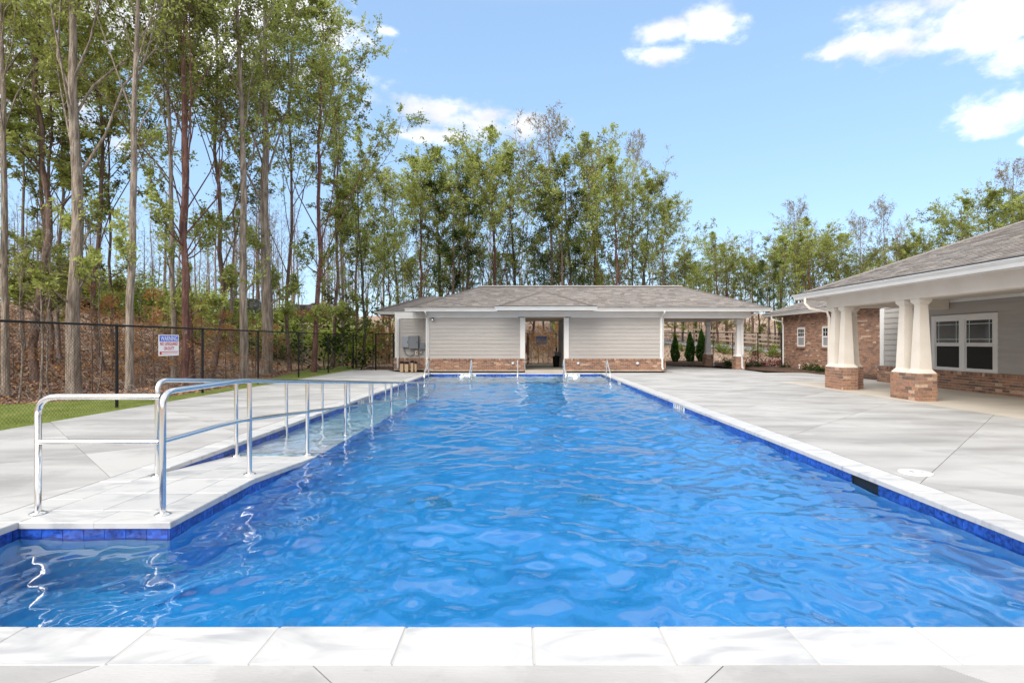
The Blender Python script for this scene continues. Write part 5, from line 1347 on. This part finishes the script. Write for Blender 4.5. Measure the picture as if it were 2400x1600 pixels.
place(FORK, 571, 20.5, 'pale grey trunk that forks high into bare limbs', H=17.5, rz=.9)
place(EDGE[0], 624, 24, 'dark leafy tree standing by the third fence post', H=18.5, rz=2.0, wide=.9)
place(EDGE[2], 680, 26.5, 'slender leafy tree between the third and fourth fence posts', H=17.5, rz=3.3, wide=.85)
place(EDGE[1], 735, 25.0, 'wide leafy tree at the right end of the left woods', H=16.8, rz=5.1)
place(SLIM[0], 778, 30.5, 'thin brown trunk above the dark evergreen sapling', H=16, rz=1.3, wide=1.2)
place(SLIM[1], 799, 31.5, 'very thin trunk left of the corner gate', H=15, rz=4.4)
place(MIDT[1], 855, 33.0, 'dark spreading tree left of the bathhouse roof corner', ptop=430, rz=.8)
place(SLIM[0], 838, 34.5, 'slim trunk rising behind the corner gate', H=14, rz=2.6)
place(EDGE[2], 95, 27, 'leafy tree set back behind the leftmost slim trunks', H=17.5, rz=.7)
for i, (px, Y) in enumerate(((-150, 19), (-60, 25))): place(EDGE[i], px, Y, 'leafy woodland tree at the far left beyond the picture border', H=17, group='leafy trees beyond the left border')
# --- behind the bathhouse
mid = [(935, 42, 375, 2), (990, 40, 330, 0), (1035, 43, 318, 1), (1098, 41, 335, 2), (1160, 42, 268, 0), (1215, 44, 320, 1), (1345, 42, 330, 1), (1400, 43, 285, 2), (1448, 41, 335, 0), (1502, 43, 375, 1), (1552, 42, 430, 2)]
lab = ['leafy tree above the left wing of the bathhouse roof', 'light green leafy tree left of the roof ridge start', 'leafy tree over the left end of the roof ridge', 'leafy tree left of the tallest middle tree', 'tallest light green tree above the bathhouse roof', 'dark stemmed leafy tree above the little porch hip', 'leafy tree right of the bare budding crown', 'tall light green tree with a narrow pointed crown behind the bathhouse', 'leafy tree over the right half of the ridge', 'leafy tree above the right end of the ridge', 'lower leafy tree at the right edge of the middle group']
for (px, Y, pt, k), l in zip(mid, lab): place(MIDT[k], px, Y, l, ptop=pt + 55)
place(PINE, 1062, 39, 'dark pine with a ragged crown above the left ridge', ptop=440, rz=1)
place(PINE, 1318, 40, 'dark pine above the middle of the bathhouse ridge', ptop=470, rz=3)
place(BUD, 1290, 43, 'bare budding tree with a tall brown twiggy crown behind the bathhouse', ptop=285, rz=2)
place(BUD, 1480, 46, 'bare thin tree sticking out above the right of the middle group', ptop=325, rz=4, wide=.7)
place(BUD, 905, 44, 'bare twiggy tree in the gap left of the middle group', ptop=400, rz=.5)
# --- right, over the clubhouse roofs
rt = [(1600, 48, 555, 1), (1682, 50, 508, 0), (1745, 52, 560, 2), (1830, 50, 512, 1), (1900, 52, 476, 0), (1958, 54, 505, 2), (2100, 55, 540, 1), (2180, 52, 505, 2), (2262, 50, 438, 0), (2320, 48, 420, 1), (2390, 46, 430, 2), (2470, 46, 400, 0)]
rl = ['low leafy tree between the middle group and the right woods', 'leafy tree above the right slope of the bathhouse roof', 'leafy tree over the gap between the two buildings', 'leafy tree left of the tallest tree over the brick wing', 'tallest leafy tree over the brick wing roof', 'leafy tree just right of the tallest tree over the wing', 'leafy tree where the porch roof begins to climb', 'leafy tree halfway up the porch roof line', 'light green tree breaking the porch roof line', 'leafy tree near the top of the visible porch roof', 'dense leafy tree at the right border above the roof', 'leafy tree past the right border above the roof']
for (px, Y, pt, k), l in zip(rt, rl): place(MIDT[k], px, Y, l, ptop=pt + 45, wide=1.15)
for px, Y, pt, l in ((1862, 56, 480, 'bare pale tree behind the tallest tree over the wing'), (2020, 56, 515, 'bare twiggy tree left of the thin grey tree'), (2075, 54, 478, 'thin grey bare tree rising above the porch roof start'), (2372, 55, 385, 'bare twiggy tree at the right border')): place(BUD, px, Y, l, ptop=pt, wide=.9)
place(PINE, 1800, 47, 'dark evergreen low between the bathhouse and the wing', ptop=620)
# lower growth that closes the wood behind the roofs
ROOFS = ((960, 'beside the left end of the bathhouse roof'), (1030, 'behind the low left wing roof'), (1150, 'behind the left end of the long ridge'), (1255, 'behind the ridge left of the porch hip peak'), (1380, 'behind the ridge right of the porch hip peak'), (1500, 'behind the right end of the long ridge'), (1600, 'behind the hip at the right end of the ridge'), (1700, 'behind the right slope of the bathhouse roof'), (1800, 'in the gap between bathhouse and clubhouse'), (1900, 'above the brick wing roof'), (2020, 'where the porch roof starts'), (9999, 'behind the rising porch roof'))
low = [(920, 40), (968, 44), (1020, 47), (1075, 45), (1130, 47), (1185, 46), (1240, 47), (1300, 46), (1355, 47), (1410, 46), (1465, 47), (1520, 46), (1575, 48), (1630, 52), (1665, 54), (1715, 52), (1770, 54), (1815, 55), (1865, 56), (1925, 58), (1990, 58), (2050, 58), (2140, 58)]
for i, (px, Y) in enumerate(low): place(MIDT[i % 3], px + RNG.uniform(-14, 14), Y, 'young leafy tree low ' + next(d for e, d in ROOFS if px < e), ptop=600 + RNG.uniform(-45, 40), group='young leafy trees behind the roofs', wide=1.35)
# --- bare grey wood further back
rg = np.random.default_rng(77); cnt = 0
while cnt < 210:
    px, Y = rg.uniform(-150, 2350), rg.uniform(34, 78); x = (px - CX) / F * Y
    if px < 860 and Y < 30: continue
    if px > 860 and Y < 44: continue
    if px > 1500 and Y < 54: continue
    pt = rg.uniform(430, 640) if px < 900 else (rg.uniform(500, 600) if px < 1550 else rg.uniform(540, 620))
    H = CAMH + (CY - pt) / F * Y - tz(x, Y)
    if H < 4: continue
    place(BARE[cnt % 4], px, Y, 'bare grey tree in the wood ' + ('beyond the long left fence' if px < 870 else 'behind the bathhouse roof' if px < 1600 else 'beyond the clubhouse roofs'), H=H, group='bare grey trees in the wood', wide=rg.uniform(.8, 1.2)); cnt += 1
for k in range(64):                                   # hazy twigs low between the left trunks
    px, Y = rg.uniform(-60, 900), rg.uniform(46, 72); x = (px - CX) / F * Y
    place(BARE[k % 4], px, Y, 'bare grey tree in the wood beyond the long left fence', H=max(4, CAMH + (CY - rg.uniform(560, 660)) / F * Y - tz(x, Y)), group='bare grey trees in the wood', wide=rg.uniform(1.2, 1.7))
for k in range(16):                                   # the wood goes on past the left border
    px, Y = rg.uniform(-1900, -420), rg.uniform(14, 30); x = (px - CX) / F * Y
    place([EDGE[0], EDGE[1], EDGE[2], EDGE[3], SLIM[0], BARE[0]][k % 6], px, Y, 'woodland tree at the far left beyond the picture border', H=rg.uniform(14, 17.5), group='trees beyond the left border')
# --- undergrowth
for i in range(46):
    px = rg.uniform(20, 880); Y = rg.uniform(36, 46); place(SHRUB[i % 2], px, Y, 'fresh green shrub on the bank deep in the left woods', H=rg.uniform(1.6, 3.0), group='green shrubs in the left woods', wide=1.5)
BAY = ((277, 'left of the first tall fence post'), (400, 'between the first fence post and the warning sign'), (475, 'between the warning sign and the second fence post'), (540, 'just right of the second fence post'), (590, 'left of the third fence post'), (9999, 'right of the third fence post'))
bl = [(215, 19.5, 3.9), (262, 21, 3.6), (340, 17.5, 2.7), (362, 18.5, 3.4), (395, 21, 3.2), (470, 19.5, 3.0), (505, 19, 2.4), (530, 22, 2.8), (600, 21.5, 2.3), (650, 23, 2.2), (280, 26, 3.4), (440, 25, 3.2), (30, 19, 2.4), (120, 24, 2.2), (560, 26, 2.8)]
for i, (px, Y, H) in enumerate(bl): place(BEECH[i % 2], px, Y, 'tan leaved beech sapling ' + next(d for e, d in BAY if px < e), H=H, group='tan leaved beech saplings beyond the long fence')
for i, (px, Y, H) in enumerate(((888, 32, 2.8), (905, 35, 3.2), (868, 38, 3.0), (915, 39, 2.6), (1245, 37, 2.6), (1272, 40, 3.0), (1296, 38, 2.2), (1310, 41, 3.2), (1240, 35, 2.2), (1262, 35.8, 2.6), (1285, 35.2, 2.4), (1303, 36, 2.6), (895, 33.5, 2.2))): place(BEECH[i % 2], px, Y, 'tan leaved beech sapling behind the bathhouse', H=H, group='tan beech saplings behind the bathhouse')
for i, (px, Y, H) in enumerate(((1575, 56, 4), (1612, 57, 5), (1640, 55, 4.6), (1675, 56, 5.2), (1702, 58, 5), (1738, 57, 4.6), (1765, 60, 4.5), (1800, 58, 4), (1700, 63, 5.5), (1625, 64, 5.5))): place(BEECH[i % 2], px, Y, 'orange leaved beech on the slope beyond the wooden fence', H=H, group='orange beeches beyond the wooden fence', wide=1.2)
HOLLY = proto('evergreen_sapling', bush(201, 2.4, 1.0, 900, .10, stems=8, base=.4), bd_, DK, 2.4)
place(HOLLY, 762, 27.5, 'dark evergreen sapling spreading over the fence near the corner gate', H=2.85, wide=.95)
# --- planting beds
for px, H, l in ((1582, 1.72, 'columnar cedar nearest the bathhouse corner in the mulch'), (1617.5, 1.9, 'middle columnar cedar of the three in the mulch'), (1644, 2.05, 'tallest columnar cedar, half behind the pavilion column')):
    place(CEDAR, px, 35.2, l, H=H, group='columnar cedars in the mulch bed', dz=.05)
RED = proto('burgundy_shrub', bush(211, .75, 1.1, 620, .035, stems=8), bd_, LEAF['burgundy'], .75, 'shrub')
for px, Y, H, l in ((1754, 30.2, .85, 'burgundy shrub right of the front pavilion pier'), (1796, 30.0, .75, 'burgundy shrub in the middle of the right mulch bed'), (1821, 29.6, .75, 'burgundy shrub by the corner of the brick wing')): place(RED, px, Y, l, H=H, group='burgundy shrubs in the mulch bed', dz=.17)
LIME = proto('lime_shrub', bush(221, .8, .9, 520, .045, stems=7), bb, LEAF['lime'], .8, 'shrub')
for i, (px, Y, H) in enumerate(((1692, 41.2, .95), (1704, 40.5, .8), (1765, 40.5, .9), (1801, 40.2, 1.0), (1822, 40, .9), (1600, 41, .7))):
    place(LIME, px, Y, ['yellow green young shrub behind the pavilion, first past its column', 'small yellow green shrub left of the front pavilion column', 'yellow green shrub just right of the front pavilion column', 'brightest yellow green shrub above the burgundy plants', 'yellow green shrub beside the brick wing corner', 'little yellow green shrub between the first two cedars'][i], H=H, group='yellow green shrubs on the road bank')
DKB = proto('small_evergreen', bush(231, .5, 1.2, 520, .035, (.3, .5, .2), stems=7), bd_, DK, .5, 'shrub')
for px, Y, H, l in ((1708, 30.5, .62, 'dark round evergreen left of the front pavilion pier'), (1757, 28.6, .45, 'low dark evergreen in front of the first burgundy shrub'), (1781, 29.2, .42, 'low dark evergreen between the burgundy shrubs'), (1838, 28.4, .42, 'small evergreen at the foot of the wing downspout'), (1893, 25.4, .48, 'low evergreen under the wing windows'), (1930, 23.9, .5, 'low evergreen beside the corner porch pier'), (1915, 24.6, .4, 'smaller evergreen between two others along the brick wall')):
    x = min((px - CX) / F * Y, 13.6); place(DKB, px, Y, l, H=H, group='low evergreens in the mulch bed', x=x, dz=.17)
def brush():
    mb = MB(); g = np.random.default_rng(9)
    for _ in range(260):
        px, Y = g.uniform(-50, 880), 14 + 16 * g.random() ** 1.4; x = (px - CX) / F * Y
        if x > float(lawn_edge(min(Y, 31.5))) - .3: continue
        a, L_ = g.uniform(0, 6.28), g.uniform(.4, 1.8); e = g.uniform(0, .9) ** 2; z = tz(x, Y) + .04
        d = np.array([math.cos(a) * math.cos(e), math.sin(a) * math.cos(e), math.sin(e)]); p0 = np.array([x, Y, z]); p1 = p0 + d * L_ * .5 + g.normal(size=3) * .06; p2 = p0 + d * L_
        mb.tube([p0, p1, p2], [.012, .009, .004], 4, caps=False)
    tag(mb.build('fallen_twigs', M['bark_far']), 'fallen twigs and thin stems on the woodland floor', 'twigs', kind='stuff')
brush()
for i, px in enumerate((40, 92, 118, 226, 330, 548, 596, 705)):
    place(BARE[3], px, 15.5 + 1.1 * i if i < 5 else 20 + i, 'thin bare sapling close beyond the long fence', H=RNG.uniform(3.2, 5.5), group='bare saplings beyond the long fence', wide=1.3)
for p_ in [*EDGE, FORK, *SLIM, *MIDT, PINE, BUD, *BARE, *BEECH, *SHRUB, CEDAR, HOLLY, RED, LIME, DKB]:
    assert p_.name in USED, p_.name
for o in sc.objects:
    if 'base' in o: del o['base']
    if 'height' in o: del o['height']
